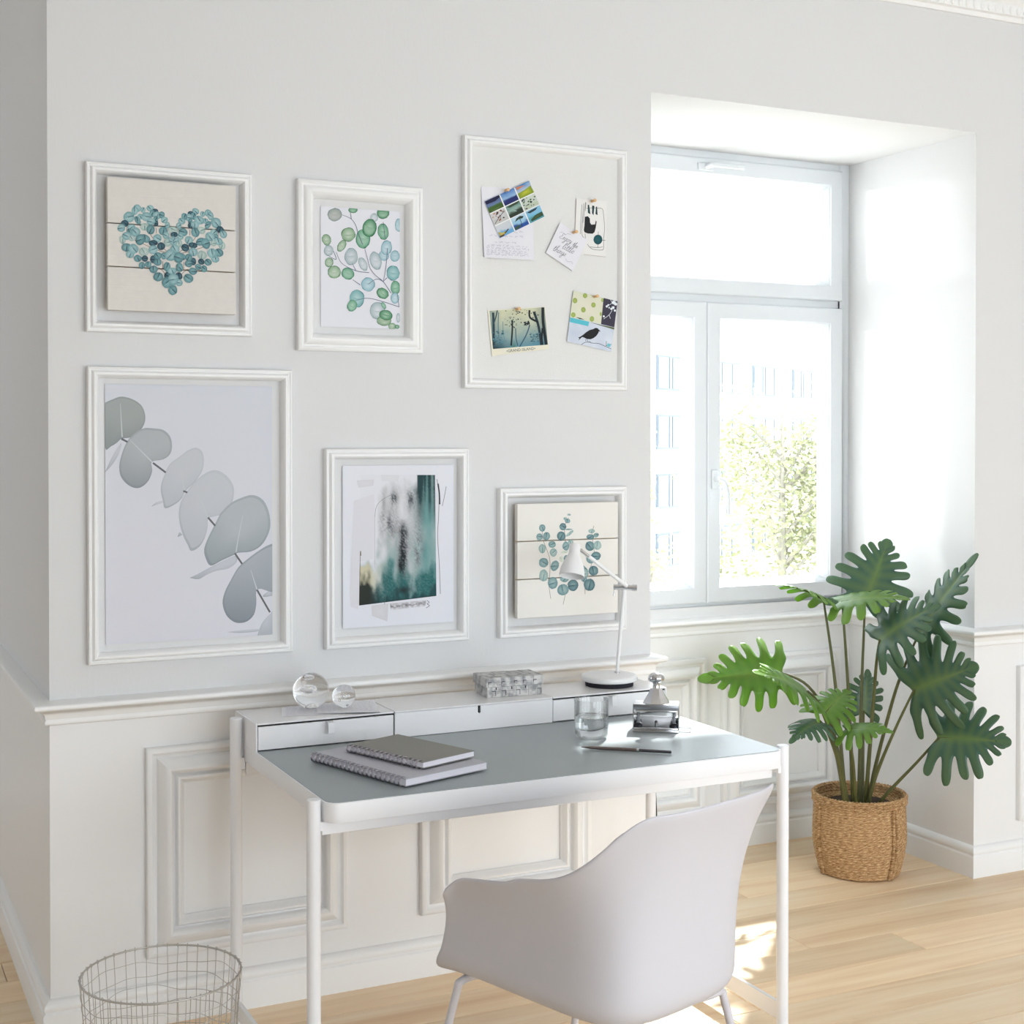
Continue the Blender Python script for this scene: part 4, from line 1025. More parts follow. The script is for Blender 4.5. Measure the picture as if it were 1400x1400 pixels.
for y_ in (-.03, 0, .028): topl(-.08, y_, .08, y_ + .002, .0012, GRC)
for x in (-.05, -.012, .03, .055): topl(x, -.045, x + .002, -.005, .0012, GRC)
for x in (-.035, .01, .045): topl(x, 0, x + .001, .045, .0014, DKC)
w2.build('printed_joints', M_ink, lid)

# desk lamp
M_lampw = mat('lamp_white_enamel', lin(238, 238, 238), .28, spec=.5)
M_chrome = mat('chrome', lin(214, 214, 216), .12, metal=1.0)
M_foam = mat('black_foam', lin(38, 38, 46), .9)
LX, LY = 1.984, -.192
lamp = thing('desk_lamp', 'white enamel desk lamp with bent arm and bell shade', 'lamp', (LX, LY, DH + .0003))
base = MB().lathe([(0, .0135), (.074, .0135), (.0775, .0150), (.0785, .018), (.0785, .026), (.0770, .0282), (.070, .0295), (0, .0315)], 56).build('base', M_lampw, lamp, smooth=50)
MB().lathe([(0, 0), (.0675, 0), (.0675, .0145), (0, .0145)], 48).build('foam_pad', M_foam, lamp, smooth=50)
P0 = Vector((.030, .008, .030)); P1 = Vector((.048, .000, .266))
pole = MB().tube([P0, P1], [.0048, .0062], 14).build('pole', M_lampw, lamp, smooth=50)
MB().lathe([(0, .029), (.0085, .029), (.0085, .033), (.0065, .035), (0, .035)], 18, (.030, .008, 0)).build('pole_collar', M_chrome, lamp, smooth=50)
dv = Vector((.86, -.50, -.03)).normalized()
J = P1 + Vector((0, 0, .006))
joint = MB().tube([J - dv * .030, J + dv * .034], .0078, 18).build('hinge', M_chrome, lamp, smooth=50)
MB().tube([J + dv * .022, J + dv * .036], .0095, 18).build('clamp_knob', M_chrome, joint, smooth=50)
MB().tube([J - dv * .026 + Vector((0, 0, -.007)), J - dv * .028 + Vector((-.002, 0, -.026))], .0022, 8).build('wing_screw', M_chrome, joint, smooth=50)
SH = Vector((-.112, -.030, .388))                 # hinge at the shade's neck
A0 = J + dv * .004 + Vector((0, -.006, .004)); ad = (SH - A0).normalized()
MB().tube([A0, SH - ad * .038], .0054, 14).build('arm', M_lampw, lamp, smooth=50)
MB().tube([SH - ad * .040, SH - ad * .006], .0048, 14).build('arm_ferrule', M_chrome, lamp, smooth=50)
sd = Vector((-.26, -.26, -.93)).normalized()
q = Vector((0, 0, -1)).rotation_difference(sd)
PR = [(.0145, .0), (.0150, -.002), (.0152, -.026), (.0165, -.030), (.0205, -.038), (.0270, -.052), (.0315, -.066), (.0340, -.080), (.0352, -.090), (.0345, -.0905), (.0332, -.080), (.0300, -.064), (.0255, -.052), (.0190, -.039), (.013, -.030), (.013, -.003), (.0, -.002)]
t = MB().lathe([(0, .0)] + PR, 36)
off = SH + Vector((-.0165, -.006, .013))
t.v = [tuple(q @ Vector(p) + off) for p in t.v]
shade = t.build('shade', M_lampw, lamp, smooth=50)
t = MB().sphere((0, 0, -.058), .0165, 16, 10, 1.3); t.v = [tuple(q @ Vector(p) + off) for p in t.v]
t.build('bulb', mat('frosted_bulb', lin(236, 234, 228), .4), shade, smooth=60)
pc = catmull([Vector((.060, .045, .008)), Vector((.085, .050, .006)), Vector((.110, .062, .004)), Vector((.140, .09, .003)), Vector((.170, .115, -.05)), Vector((.215, .125, -.22)), Vector((.236, .130, -.42)), Vector((.236, .135, -.62)), Vector((.232, .140, -.775)), Vector((.25, .150, -.79))], 5)
MB().tube(pc, .0021, 8).build('power_cord', mat('black_cord', lin(24, 24, 26), .5), lamp, smooth=60)

# tumbler of water
M_tumbler = clear_glass('tumbler_glass', (.985, .99, .99, 1), .12)
M_water = solid_glass('water', 1.33, (0.98, 0.99, 1, 1))
gl = thing('water_glass', 'clear tumbler half full of water', 'glass', (1.752, -.506, DT + .0003))
MB().lathe([(0, 0), (.036, 0), (.0405, .004), (.0425, .012), (.0435, .03), (.0440, .098), (.0436, .0995), (.0430, .098), (.0425, .03), (.0412, .013), (.038, .0075), (0, .0065)], 48).build('tumbler', M_tumbler, gl, smooth=60)
MB().lathe([(0, .0068), (.037, .0078), (.0405, .0135), (.0420, .03), (.0424, .0560), (.0420, .0565), (0, .0555)], 48).build('water', M_water, gl, smooth=50)
rn = random.Random(6)
b = MB()
for k in range(46):
    a = rn.uniform(0, 2 * PI); r_ = .0408; b.sphere((r_ * math.cos(a), r_ * math.sin(a), .0565 + rn.uniform(-.006, .002)), rn.uniform(.0007, .0017), 6, 4)
o = b.build('bubbles', M_bubble, gl, smooth=80); o['kind'] = 'stuff'

# antique hole punch
M_nickel = mat('polished_nickel', lin(206, 206, 208), .16, metal=1.0)
M_nickel2 = mat('brushed_nickel', lin(150, 152, 156), .34, metal=1.0)
hp_ = thing('hole_punch', 'polished nickel hole punch with a domed knob beside the water glass', 'hole punch', (1.953, -.492, DT + .0003), R(-34))
w_ = .059
MB().box(-w_, w_, -.040, .040, .0, .005).build('base_plate', M_nickel, hp_, bevel=(.001, 2), smooth=30)
MB().box(-w_ + .002, w_ - .002, -.036, -.031, .005, .012).box(-w_ + .002, w_ - .002, .020, .036, .005, .030).build('anvil', M_nickel, hp_, bevel=(.001, 2), smooth=30)
MB().add([(-.034, -.030, .0055), (.034, -.030, .0055), (.040, .018, .032), (-.040, .018, .032), (-.034, -.026, .005), (.034, -.026, .005), (.04, .022, .030), (-.04, .022, .030)], [(0, 1, 2, 3), (7, 6, 5, 4), (0, 4, 5, 1), (1, 5, 6, 2), (2, 6, 7, 3), (3, 7, 4, 0)]).build('paper_ramp', M_nickel, hp_)
MB().cyl((0, -.008, .018), (0, -.012, .024), .0038, 12).build('stop_screw', M_nickel2, hp_, smooth=40)
for s_ in (-1, 1):
    b = MB(); pts = [(s_ * .046 + .0052 * math.cos(t * .55), -.012 + .0052 * math.sin(t * .55), .020 + t * .00042) for t in range(80)]
    b.tube(pts, .0011, 6).build('spring', M_nickel2, hp_, smooth=60)
    MB().cyl((s_ * .046, -.012, .005), (s_ * .046, -.012, .060), .0032, 12).build('punch_pin', M_nickel2, hp_, smooth=40)
    MB().lathe([(0, .005), (.0115, .005), (.0125, .008), (.0125, .013), (.010, .018), (.006, .020), (0, .020)], 20, (s_ * .046, -.012, 0)).build('die_collar', M_foam if False else mat('blackened_steel', lin(44, 46, 52), .35, metal=.7), hp_, smooth=40)
    MB().box(s_ * .0585 - .0015, s_ * .0585 + .0015, -.020, .036, .0, .066).build('side_plate', M_nickel, hp_, bevel=(.0006, 1))
b = MB().box(-w_, w_, -.028, .030, .056, .071).build('press_bar', M_nickel2, hp_, bevel=(.002, 2), smooth=30)
MB().box(-w_ + .006, w_ - .006, -.0305, -.027, .051, .0565).build('bar_lip', M_nickel, hp_, bevel=(.0014, 2), smooth=30)
n = 4; PY = [(.036, .071), (.034, .074), (.021, .094), (.0165, .106), (.014, .110), (0, .110)]
t = MB()
v = []; f = []
for (r_, z_) in PY[:-1]:
    for k in range(8):
        a = k * PI / 4 + PI / 8; v.append((r_ * 1.05 * math.cos(a), r_ * .8 * math.sin(a), z_))
for i in range(len(PY) - 2):
    for k in range(8): f.append((i * 8 + k, i * 8 + (k + 1) % 8, (i + 1) * 8 + (k + 1) % 8, (i + 1) * 8 + k))
f.append(tuple((len(PY) - 2) * 8 + k for k in range(8)))
t.add(v, f).build('plunger_cone', M_nickel, hp_, smooth=25)
MB().lathe([(0, .106), (.0105, .106), (.0095, .112), (.0085, .120), (.010, .124), (.016, .126), (.0205, .130), (.0215, .136), (.019, .143), (.012, .148), (0, .150)], 28).build('knob', M_nickel, hp_, smooth=60)
MB().tube([(w_ - .002, -.036, .003), (w_ + .030, -.036, .003), (w_ + .030, .020, .003), (w_ - .002, .020, .003)], .0011, 8).build('paper_guide', M_nickel, hp_, smooth=40)

# pen
pd = Vector((1.8364 - 1.6668, -.7505 + .6058, 0)); pl_ = pd.length
M_gun = mat('gunmetal_pen', lin(128, 116, 112), .28, metal=.85)
pen = thing('pen', 'slim gunmetal ballpoint pen lying before the water glass', 'pen', (1.6668, -.6058, DT + .0049), math.atan2(pd.y, pd.x))
k = pl_
MB().lathe([(0, 0), (.0007, .001), (.0013, .006), (.0030, .022), (.0040, .045), (.0042, k * .62), (0, k * .62)], 20, axis='x').build('barrel', M_gun, pen, smooth=40)
MB().lathe([(0, k * .62), (.0045, k * .62), (.0045, k * .645), (0, k * .645)], 20, axis='x').build('ring', M_chrome, pen, smooth=40)
MB().lathe([(0, k * .645), (.0036, k * .645), (.0036, k * .985), (.003, k), (0, k)], 20, axis='x').build('cap', mat('dark_pen_cap', lin(92, 90, 94), .3, metal=.8), pen, smooth=40)
MB().box(k * .38, k * .63, -.0012, .0012, .0040, .0052).build('clip', M_chrome, pen)

# spiral notebooks
M_wire = mat('notebook_wire', lin(190, 186, 194), .25, metal=1.0)
M_pages = mat('notebook_pages', lin(232, 230, 238), .8, spec=.1, bump=(900, .3, (0.02, 0.02, 1)))
def notebook(label, p_back, p_front, width, z, th, m, coils, sgn):
    """spine runs from p_back to p_front; the book extends to the right of that line"""
    d = Vector((p_front[0] - p_back[0], p_front[1] - p_back[1], 0)); L = d.length
    o = thing('notebook', label, 'notebook', (p_back[0], p_back[1], z), math.atan2(d.y, d.x) + PI / 2)
    # local: spine along -y from 0 to -L, pages along +x
    MB().box(.010, width, -L, 0, .0016, th - .0016).build('pages', M_pages, o)
    MB().box(.009, width + .001, -L - .001, .001, .0, .0016).build('back_cover', m, o)
    MB().box(.009, width + .001, -L - .001, .001, th - .0016, th).build('front_cover', m, o)
    me = None; n = coils
    for i in range(n):
        yy = -.012 - (L - .024) * i / (n - 1)
        if me is None:
            pts = [(.0105 + (.0105) * math.cos(t), 0, th / 2 + (th / 2 + .0022) * math.sin(t)) for t in [k2 * 2 * PI / 16 for k2 in range(16)]]
            b = MB(); b.tube(pts, .0011, 6, closed=True); b.tube([(p[0], p[1] + .0034, p[2]) for p in pts], .0011, 6, closed=True)
            c = b.build('coil', M_wire, o, smooth=60); me = c.data
        else:
            c = bpy.data.objects.new('coil', me); C.objects.link(c); c.parent = o
        c.location = (0, yy, .0)
    return o
M_nb1 = mat('notebook_pale_grey', lin(186, 186, 194), .6)
M_nb2 = mat('notebook_grey_linen', lin(140, 138, 132), .75, bump=(500, .2))
n1 = notebook('large pale grey spiral notebook under the darker one', (1.0250, -.4480), (1.1290, -.7830), .246, DT + .0037, .0165, M_nb1, 21, 1)
n2 = notebook('small grey linen spiral notebook on top of the pale one', (1.1010, -.4800), (1.1935, -.7250), .170, DT + .0037 + .0165 + .0037, .0145, M_nb2, 16, 1)
# ---------------------------------------------------------------- chair: one moulded shell on tube legs
M_shell = mat('chair_shell_plastic', lin(205, 204, 210), 0.48, spec=0.4)
M_tube = mat('chair_leg_lacquer', lin(206, 203, 208), 0.4, spec=0.45)
chair = thing('armchair', 'white moulded armchair pulled up to the desk', 'chair', (1.4260, -1.1746, 0), .3066)
ar, br, ab_, bb_, nn_ = .2584, .2931, .2090, .2142, 3.6598
zba, zar, s1_, s2_, yf_, zb_, pw_, yfb_, tilt_ = .8194, .6529, .1947, .7134, .2170, .4419, 2.813, .3016, -.0346
def smooth01(x): x = max(0, min(1, x)); return x * x * (3 - 2 * x)
NS = 61; rows = []
levels = [1 - i / 14 for i in range(15)] + [-.25, -.5, -.75, -1.0, 'a', 'b', 'c', 'd']
for t in levels:
    rowp = []
    for i in range(NS):
        s = -1 + 2 * i / (NS - 1); sb = .62
        th = max(-1, min(1, s / sb)) * PI / 2; ext = max(0, (abs(s) - sb) / (1 - sb))
        cx = math.copysign(abs(math.sin(th)) ** (2 / nn_), s) if s else 0.0; cy = -abs(math.cos(th)) ** (2 / nn_)
        zr = zar + (zba - zar) * smooth01((s2_ - abs(s)) / (s2_ - s1_)) + tilt_ * ext - .036 * max(0, (ext - .72) / .28) ** 2
        if isinstance(t, float) and t >= 0 or t == 1:
            k = t ** pw_; x = (ab_ + (ar - ab_) * k) * cx; y = (bb_ + (br - bb_) * k) * cy + ext * (yf_ + (yfb_ - .012 - yf_) * (1 - t) ** .62); z = zb_ + (zr - zb_) * t
        else:
            if isinstance(t, str): ang = PI / 2; sh = {'a': .72, 'b': .45, 'c': .2, 'd': 0.0}[t]
            else: ang = -t * PI / 2; sh = 1.0
            dd = .05 * (1 - math.cos(ang)); x = (ab_ - dd) * cx * sh; y = (bb_ - dd) * cy * (.55 + .45 * sh) + ext * (yfb_ - .012 + .045 * math.sin(ang) * ext)
            z = zb_ - .05 * math.sin(ang) + .012 * (1 - sh) * 0 - .012 * ext ** 6 * math.sin(ang)
        rowp.append((x, y, z))
    rows.append(rowp)
v = [p for r_ in rows for p in r_]
f = [(j * NS + i, j * NS + i + 1, (j + 1) * NS + i + 1, (j + 1) * NS + i) for j in range(len(rows) - 1) for i in range(NS - 1)]
sh = MB().add(v, f).build('shell', M_shell, chair, smooth=70)
bm = bmesh.new(); bm.from_mesh(sh.data); bmesh.ops.remove_doubles(bm, verts=bm.verts, dist=.0006)
# normals must face outwards (down under the seat)
bmesh.ops.recalc_face_normals(bm, faces=bm.faces); bm.faces.ensure_lookup_table()
low = min(bm.faces, key=lambda q_: q_.calc_center_median().z)
if low.normal.z > 0: bmesh.ops.reverse_faces(bm, faces=bm.faces)
bm.to_mesh(sh.data); bm.free(); sh.data.shade_smooth()
md = sh.modifiers.new('wall_thickness', 'SOLIDIFY'); md.thickness = .0075; md.offset = -1
md = sh.modifiers.new('subdivision', 'SUBSURF'); md.levels = 1; md.render_levels = 1
for (tx, ty, fx_, fy_) in ((-.188, .250, -.225, .345), (.188, .250, .225, .345), (-.168, -.148, -.235, -.220), (.168, -.148, .235, -.220)):
    top = Vector((tx, ty, .381)); foot = Vector((fx_, fy_, .004)); d = (foot - top)
    pts = catmull([Vector((0, ty * .8, .3805)), Vector((tx * .7, ty, .381)), Vector((tx * .98, ty * 1.0, .379)), top + d * .06, top + d * .35, foot], 5)
    l = MB().tube(pts, .0085, 14).build('leg', M_tube, chair, smooth=60)
    MB().lathe([(0, 0), (.0105, 0), (.0105, .012), (.009, .016), (0, .016)], 14, (fx_, fy_, 0)).build('glide', mat('glide_plastic', lin(190, 188, 192), .5), l, smooth=40)
MB().box(-.02, .02, -.11, .19, .375, .3885).build('seat_mount', M_tube, chair, bevel=(.003, 2), smooth=30)

# ---------------------------------------------------------------- wire wastebasket
M_iron = mat('galvanised_wire', lin(186, 183, 178), .45, metal=.6)
BKX, BKY, BKR, BKH = .638, -.645, .1655, .368
bk = thing('wire_basket', 'round galvanised wire wastebasket beside the desk', 'wastebasket', (BKX, BKY, 0))
rn = random.Random(12)
def bkr(z): return BKR * (.84 + .16 * z / BKH)
MB().tube([(BKR * math.cos(a), BKR * math.sin(a), BKH) for a in [k * 2 * PI / 72 for k in range(72)]], .0022, 8, closed=True).build('rim', M_iron, bk, smooth=60)
MB().tube([(bkr(0) * math.cos(a), bkr(0) * math.sin(a), .0025) for a in [k * 2 * PI / 48 for k in range(48)]], .0022, 8, closed=True).build('base_ring', M_iron, bk, smooth=60)
NV = 44
for k in range(NV):
    a = 2 * PI * (k + rn.uniform(-.18, .18)) / NV; da = rn.uniform(-.02, .02); pts = []
    for j in range(9):
        z = .0025 + (BKH - .0025) * j / 8; aa = a + da * (1 - j / 8) + rn.uniform(-.006, .006); r_ = bkr(z) + rn.uniform(-.001, .001)
        pts.append((r_ * math.cos(aa), r_ * math.sin(aa), z))
    c_, s_ = math.cos(a), math.sin(a)
    pts += [((BKR + .0030) * c_, (BKR + .0030) * s_, BKH + .0025), (BKR * c_, BKR * s_, BKH + .0042), ((BKR - .0034) * c_, (BKR - .0034) * s_, BKH + .001), ((BKR - .001) * c_, (BKR - .001) * s_, BKH - .004)]
    MB().tube(pts, .00085, 5).build('upright_wire', M_iron, bk, smooth=60)
for j in range(12):
    z = .022 + j * .0285; ph = [rn.uniform(0, 6.28) for _ in range(3)]; am = .0035 + .003 * rn.random()
    pts = []
    for k in range(90):
        a = k * 2 * PI / 90
        zz = z + am * (math.sin(3 * a + ph[0]) + .7 * math.sin(5 * a + ph[1]) + .4 * math.sin(11 * a + ph[2])); r_ = bkr(zz) + .0008
        pts.append((r_ * math.cos(a), r_ * math.sin(a), zz))
    MB().tube(pts, .00075, 5, closed=True).build('hoop_wire', M_iron, bk, smooth=60)
for k in range(10):
    u = -bkr(0) + 2 * bkr(0) * (k + 1) / 11; h = math.sqrt(bkr(0) ** 2 - u * u)
    MB().tube([(u, -h, .0025), (u, h, .0025)], .0009, 5).build('base_wire', M_iron, bk)

# ---------------------------------------------------------------- plant in a seagrass basket
def jute():
    m = bpy.data.materials.new('woven_seagrass'); m.use_nodes = True; nt = m.node_tree; L = nt.links; p = nt.nodes['Principled BSDF']
    tc = nt.nodes.new('ShaderNodeTexCoord')
    sp = nt.nodes.new('ShaderNodeSeparateXYZ'); L.new(tc.outputs['Object'], sp.inputs[0])
    at = nt.nodes.new('ShaderNodeMath'); at.operation = 'ARCTAN2'; L.new(sp.outputs['Y'], at.inputs[0]); L.new(sp.outputs['X'], at.inputs[1])
    # slanted strands: stripes running across each coil
    cb = nt.nodes.new('ShaderNodeCombineXYZ')
    m1 = nt.nodes.new('ShaderNodeMath'); m1.operation = 'MULTIPLY'; m1.inputs[1].default_value = 6.0; L.new(at.outputs[0], m1.inputs[0])
    m2 = nt.nodes.new('ShaderNodeMath'); m2.operation = 'MULTIPLY_ADD'; m2.inputs[1].default_value = 210.0; L.new(sp.outputs['Z'], m2.inputs[0])
    m3 = nt.nodes.new('ShaderNodeMath'); m3.operation = 'MULTIPLY'; m3.inputs[1].default_value = -7.0; L.new(at.outputs[0], m3.inputs[0]); L.new(m3.outputs[0], m2.inputs[2])
    L.new(m1.outputs[0], cb.inputs['X']); L.new(m2.outputs[0], cb.inputs['Y'])
    nz = nt.nodes.new('ShaderNodeTexNoise'); nz.inputs['Scale'].default_value = 1.6; nz.inputs['Detail'].default_value = 5; nz.inputs['Roughness'].default_value = .65
    L.new(cb.outputs[0], nz.inputs['Vector'])
    cr = nt.nodes.new('ShaderNodeValToRGB'); e = cr.color_ramp.elements
    e[0].position = .34; e[0].color = lin(122, 90, 58); e[1].position = .68; e[1].color = lin(236, 208, 164)
    k = e.new(.5); k.color = lin(186, 146, 102)
    L.new(nz.outputs['Fac'], cr.inputs['Fac']); L.new(cr.outputs['Color'], p.inputs['Base Color'])
    p.inputs['Roughness'].default_value = .8; p.inputs['Specular IOR Level'].default_value = .2
    bp = nt.nodes.new('ShaderNodeBump'); bp.inputs['Strength'].default_value = .7; bp.inputs['Distance'].default_value = .003
    L.new(nz.outputs['Fac'], bp.inputs['Height']); L.new(bp.outputs['Normal'], p.inputs['Normal'])
    return m
M_jute = jute()
PCX, PCY = 3.215, .222
pot = thing('basket_planter', 'round woven seagrass basket holding the plant', 'planter', (PCX, PCY, 0))
def body_r(z):
    t = z / .27
    return .128 + .030 * math.sin(min(1, t * 1.6 + .12) * PI / 2) - .012 * max(0, (t - .45)) ** 1.2
pr = [(0, .002), (.10, .001)]
NR = 26
for i in range(NR * 4 + 1):
    z = .004 + (.238) * i / (NR * 4); pr.append((body_r(z) + .0022 * abs(math.sin(PI * i / 4)), z))
pr += [(body_r(.243), .243), (body_r(.22) - .010, .238), (body_r(.1) - .012, .10), (0, .09)]
MB().lathe(pr, 72).build('basket_body', M_jute, pot, smooth=70)
def rope(parent, pts, r, pitch, name, closed=False, k=2):
    """k strands twisted round a path"""
    b = MB(); P = [Vector(p) for p in pts]; n = len(P)
    for s_ in range(k):
        q_ = []; L = 0
        for i, p in enumerate(P):
            t = (P[(i + 1) % n] - P[i - 1]) if closed else (P[min(i + 1, n - 1)] - P[max(i - 1, 0)])
            t.normalize(); a = t.cross(Vector((0, 0, 1))); a = a.normalized() if a.length > .1 else t.cross(Vector((1, 0, 0))).normalized(); c_ = t.cross(a)
            if i: L += (P[i] - P[i - 1]).length
            ph = 2 * PI * (L / pitch + s_ / k); q_.append(p + (a * math.cos(ph) + c_ * math.sin(ph)) * r * .5)
        b.tube(q_, r * .62, 6, closed=closed)
    return b.build(name, M_jute, parent, smooth=60)
for z, r_ in ((.247, .0072), (.258, .0072), (.268, .0078)):
    rr = body_r(.243) + .001
    n = 160; rope(pot, [(rr * math.cos(a), rr * math.sin(a), z) for a in [i * 2 * PI / n for i in range(n)]], r_, 2 * PI * rr / 40, 'rim_coil', True)
for aa in (-1.44, -3.30, .25, 1.70):
    for da in (-.045, .045):
        pts = [((body_r(z) + .004) * math.cos(aa + da), (body_r(z) + .004) * math.sin(aa + da), z) for z in [.005 + .24 * i / 50 for i in range(51)]]
        rope(pot, pts, .0065, .020, 'seam_braid')
plant = thing('potted_plant', 'tall split-leaf philodendron with glossy lobed leaves in the basket', 'plant', (PCX, PCY, .10))
MB().lathe([(0, 0), (.135, 0), (.135, .1245), (.12, .133), (.06, .139), (0, .14)], 32, (PCX, PCY, .1)).build('soil', mat('dark_soil', lin(58, 44, 34), .95, bump=(120, .6)), plant, smooth=40, world=True)

def leaf_material(name, c_top, c_tip, trans):
    m = bpy.data.materials.new(name); m.use_nodes = True; nt = m.node_tree; L = nt.links; p = nt.nodes['Principled BSDF']
    out = nt.nodes['Material Output']
    at = nt.nodes.new('ShaderNodeVertexColor'); at.layer_name = 'Col'
    sp = nt.nodes.new('ShaderNodeSeparateColor'); L.new(at.outputs['Color'], sp.inputs[0])
    mx = nt.nodes.new('ShaderNodeMix'); mx.data_type = 'RGBA'; mx.inputs['A'].default_value = c_top; mx.inputs['B'].default_value = c_tip
    L.new(sp.outputs['Green'], mx.inputs['Factor'])
    mv = nt.nodes.new('ShaderNodeMix'); mv.data_type = 'RGBA'; mv.inputs['B'].default_value = lin(150, 176, 76)
    L.new(sp.outputs['Red'], mv.inputs['Factor']); L.new(mx.outputs['Result'], mv.inputs['A'])
    L.new(mv.outputs['Result'], p.inputs['Base Color'])
    p.inputs['Roughness'].default_value = .34; p.inputs['Specular IOR Level'].default_value = .62
    tc = nt.nodes.new('ShaderNodeTexCoord'); nz = nt.nodes.new('ShaderNodeTexNoise'); nz.inputs['Scale'].default_value = 60
    L.new(tc.outputs['Object'], nz.inputs['Vector'])
    bp = nt.nodes.new('ShaderNodeBump'); bp.inputs['Strength'].default_value = .25; bp.inputs['Distance'].default_value = .003
    L.new(nz.outputs['Fac'], bp.inputs['Height']); L.new(bp.outputs['Normal'], p.inputs['Normal'])
    tl = nt.nodes.new('ShaderNodeBsdfTranslucent'); tl.inputs['Color'].default_value = trans
    ms = nt.nodes.new('ShaderNodeMixShader'); ms.inputs['Fac'].default_value = .32
    L.new(p.outputs[0], ms.inputs[1]); L.new(tl.outputs[0], ms.inputs[2]); L.new(ms.outputs[0], out.inputs['Surface'])
    return m
M_leaf = leaf_material('leaf_sky_sheen', lin(60, 93, 85), lin(92, 124, 88), lin(90, 150, 40))  # blue-green with the sheen of the sky put into the leaf colour
M_leafy = leaf_material('leaf_fresh_backlit', lin(84, 124, 46), lin(124, 164, 60), lin(150, 205, 50))  # fresh green with sun shining through put into the colour
M_stem = mat('leaf_stalk', lin(86, 88, 48), .45, spec=.4, var=(8, .35))
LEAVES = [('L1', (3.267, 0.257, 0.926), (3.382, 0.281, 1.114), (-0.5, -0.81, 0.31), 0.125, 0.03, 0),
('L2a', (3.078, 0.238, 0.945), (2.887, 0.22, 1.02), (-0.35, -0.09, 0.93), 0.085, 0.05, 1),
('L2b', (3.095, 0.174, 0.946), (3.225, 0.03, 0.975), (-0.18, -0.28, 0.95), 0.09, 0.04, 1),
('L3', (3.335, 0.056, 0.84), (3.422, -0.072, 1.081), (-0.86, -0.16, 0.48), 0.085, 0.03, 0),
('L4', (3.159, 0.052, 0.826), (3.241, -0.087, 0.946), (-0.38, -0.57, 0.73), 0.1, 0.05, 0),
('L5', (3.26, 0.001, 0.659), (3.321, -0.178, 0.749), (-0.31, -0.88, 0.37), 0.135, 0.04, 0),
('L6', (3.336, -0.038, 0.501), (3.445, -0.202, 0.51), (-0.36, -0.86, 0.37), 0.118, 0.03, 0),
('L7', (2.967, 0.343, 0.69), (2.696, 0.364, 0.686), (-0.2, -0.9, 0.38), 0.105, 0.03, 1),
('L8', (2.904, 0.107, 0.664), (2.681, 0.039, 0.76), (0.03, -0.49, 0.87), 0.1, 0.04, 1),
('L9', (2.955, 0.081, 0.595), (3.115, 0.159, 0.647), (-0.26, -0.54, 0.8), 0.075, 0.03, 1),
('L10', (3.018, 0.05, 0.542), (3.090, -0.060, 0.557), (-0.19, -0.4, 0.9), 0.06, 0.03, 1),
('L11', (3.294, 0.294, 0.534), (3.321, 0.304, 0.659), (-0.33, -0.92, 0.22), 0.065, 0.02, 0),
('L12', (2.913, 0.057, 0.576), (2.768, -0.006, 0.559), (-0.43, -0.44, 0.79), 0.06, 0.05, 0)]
STEMS = {'L2a': [(3.073, 0.24, 0.942), (3.102, 0.211, 0.648), (3.132, 0.191, 0.225)], 'L2b': [(3.098, 0.172, 0.943), (3.129, 0.175, 0.615), (3.155, 0.18, 0.225)],
'L1': [(3.267, 0.257, 0.925), (3.233, 0.235, 0.597), (3.198, 0.204, 0.225)], 'L4': [(3.159, 0.054, 0.824), (3.162, 0.072, 0.755), (3.176, 0.107, 0.587), (3.19, 0.163, 0.225)],
'L3': [(3.332, 0.057, 0.837), (3.302, 0.082, 0.744), (3.273, 0.116, 0.614), (3.236, 0.164, 0.371), (3.226, 0.19, 0.225)], 'L5': [(3.26, 0.001, 0.659), (3.226, 0.06, 0.51), (3.196, 0.117, 0.349), (3.185, 0.15, 0.225)],
'L6': [(3.333, -0.037, 0.499), (3.29, 0.027, 0.403), (3.228, 0.1, 0.29), (3.21, .14, .225)], 'L7': [(2.967, 0.344, 0.688), (3.057, 0.299, 0.637), (3.125, 0.253, 0.492), (3.154, 0.225, 0.225)],
'L8': [(2.904, 0.107, 0.665), (2.964, 0.122, 0.611), (3.049, 0.145, 0.448), (3.115, 0.165, 0.225)], 'L9': [(2.955, 0.081, 0.595), (2.983, 0.089, 0.527), (3.052, 0.12, 0.399), (3.115, 0.155, 0.225)],
'L10': [(3.018, 0.05, 0.542), (3.075, 0.087, 0.421), (3.14, 0.15, 0.225)], 'L11': [(3.293, 0.294, 0.534), (3.264, 0.263, 0.441), (3.221, 0.215, 0.225)], 'L12': [(2.913, 0.057, 0.577), (2.962, 0.077, 0.531), (3.035, 0.106, 0.403), (3.11, 0.16, 0.225)]}
rn = random.Random(21)
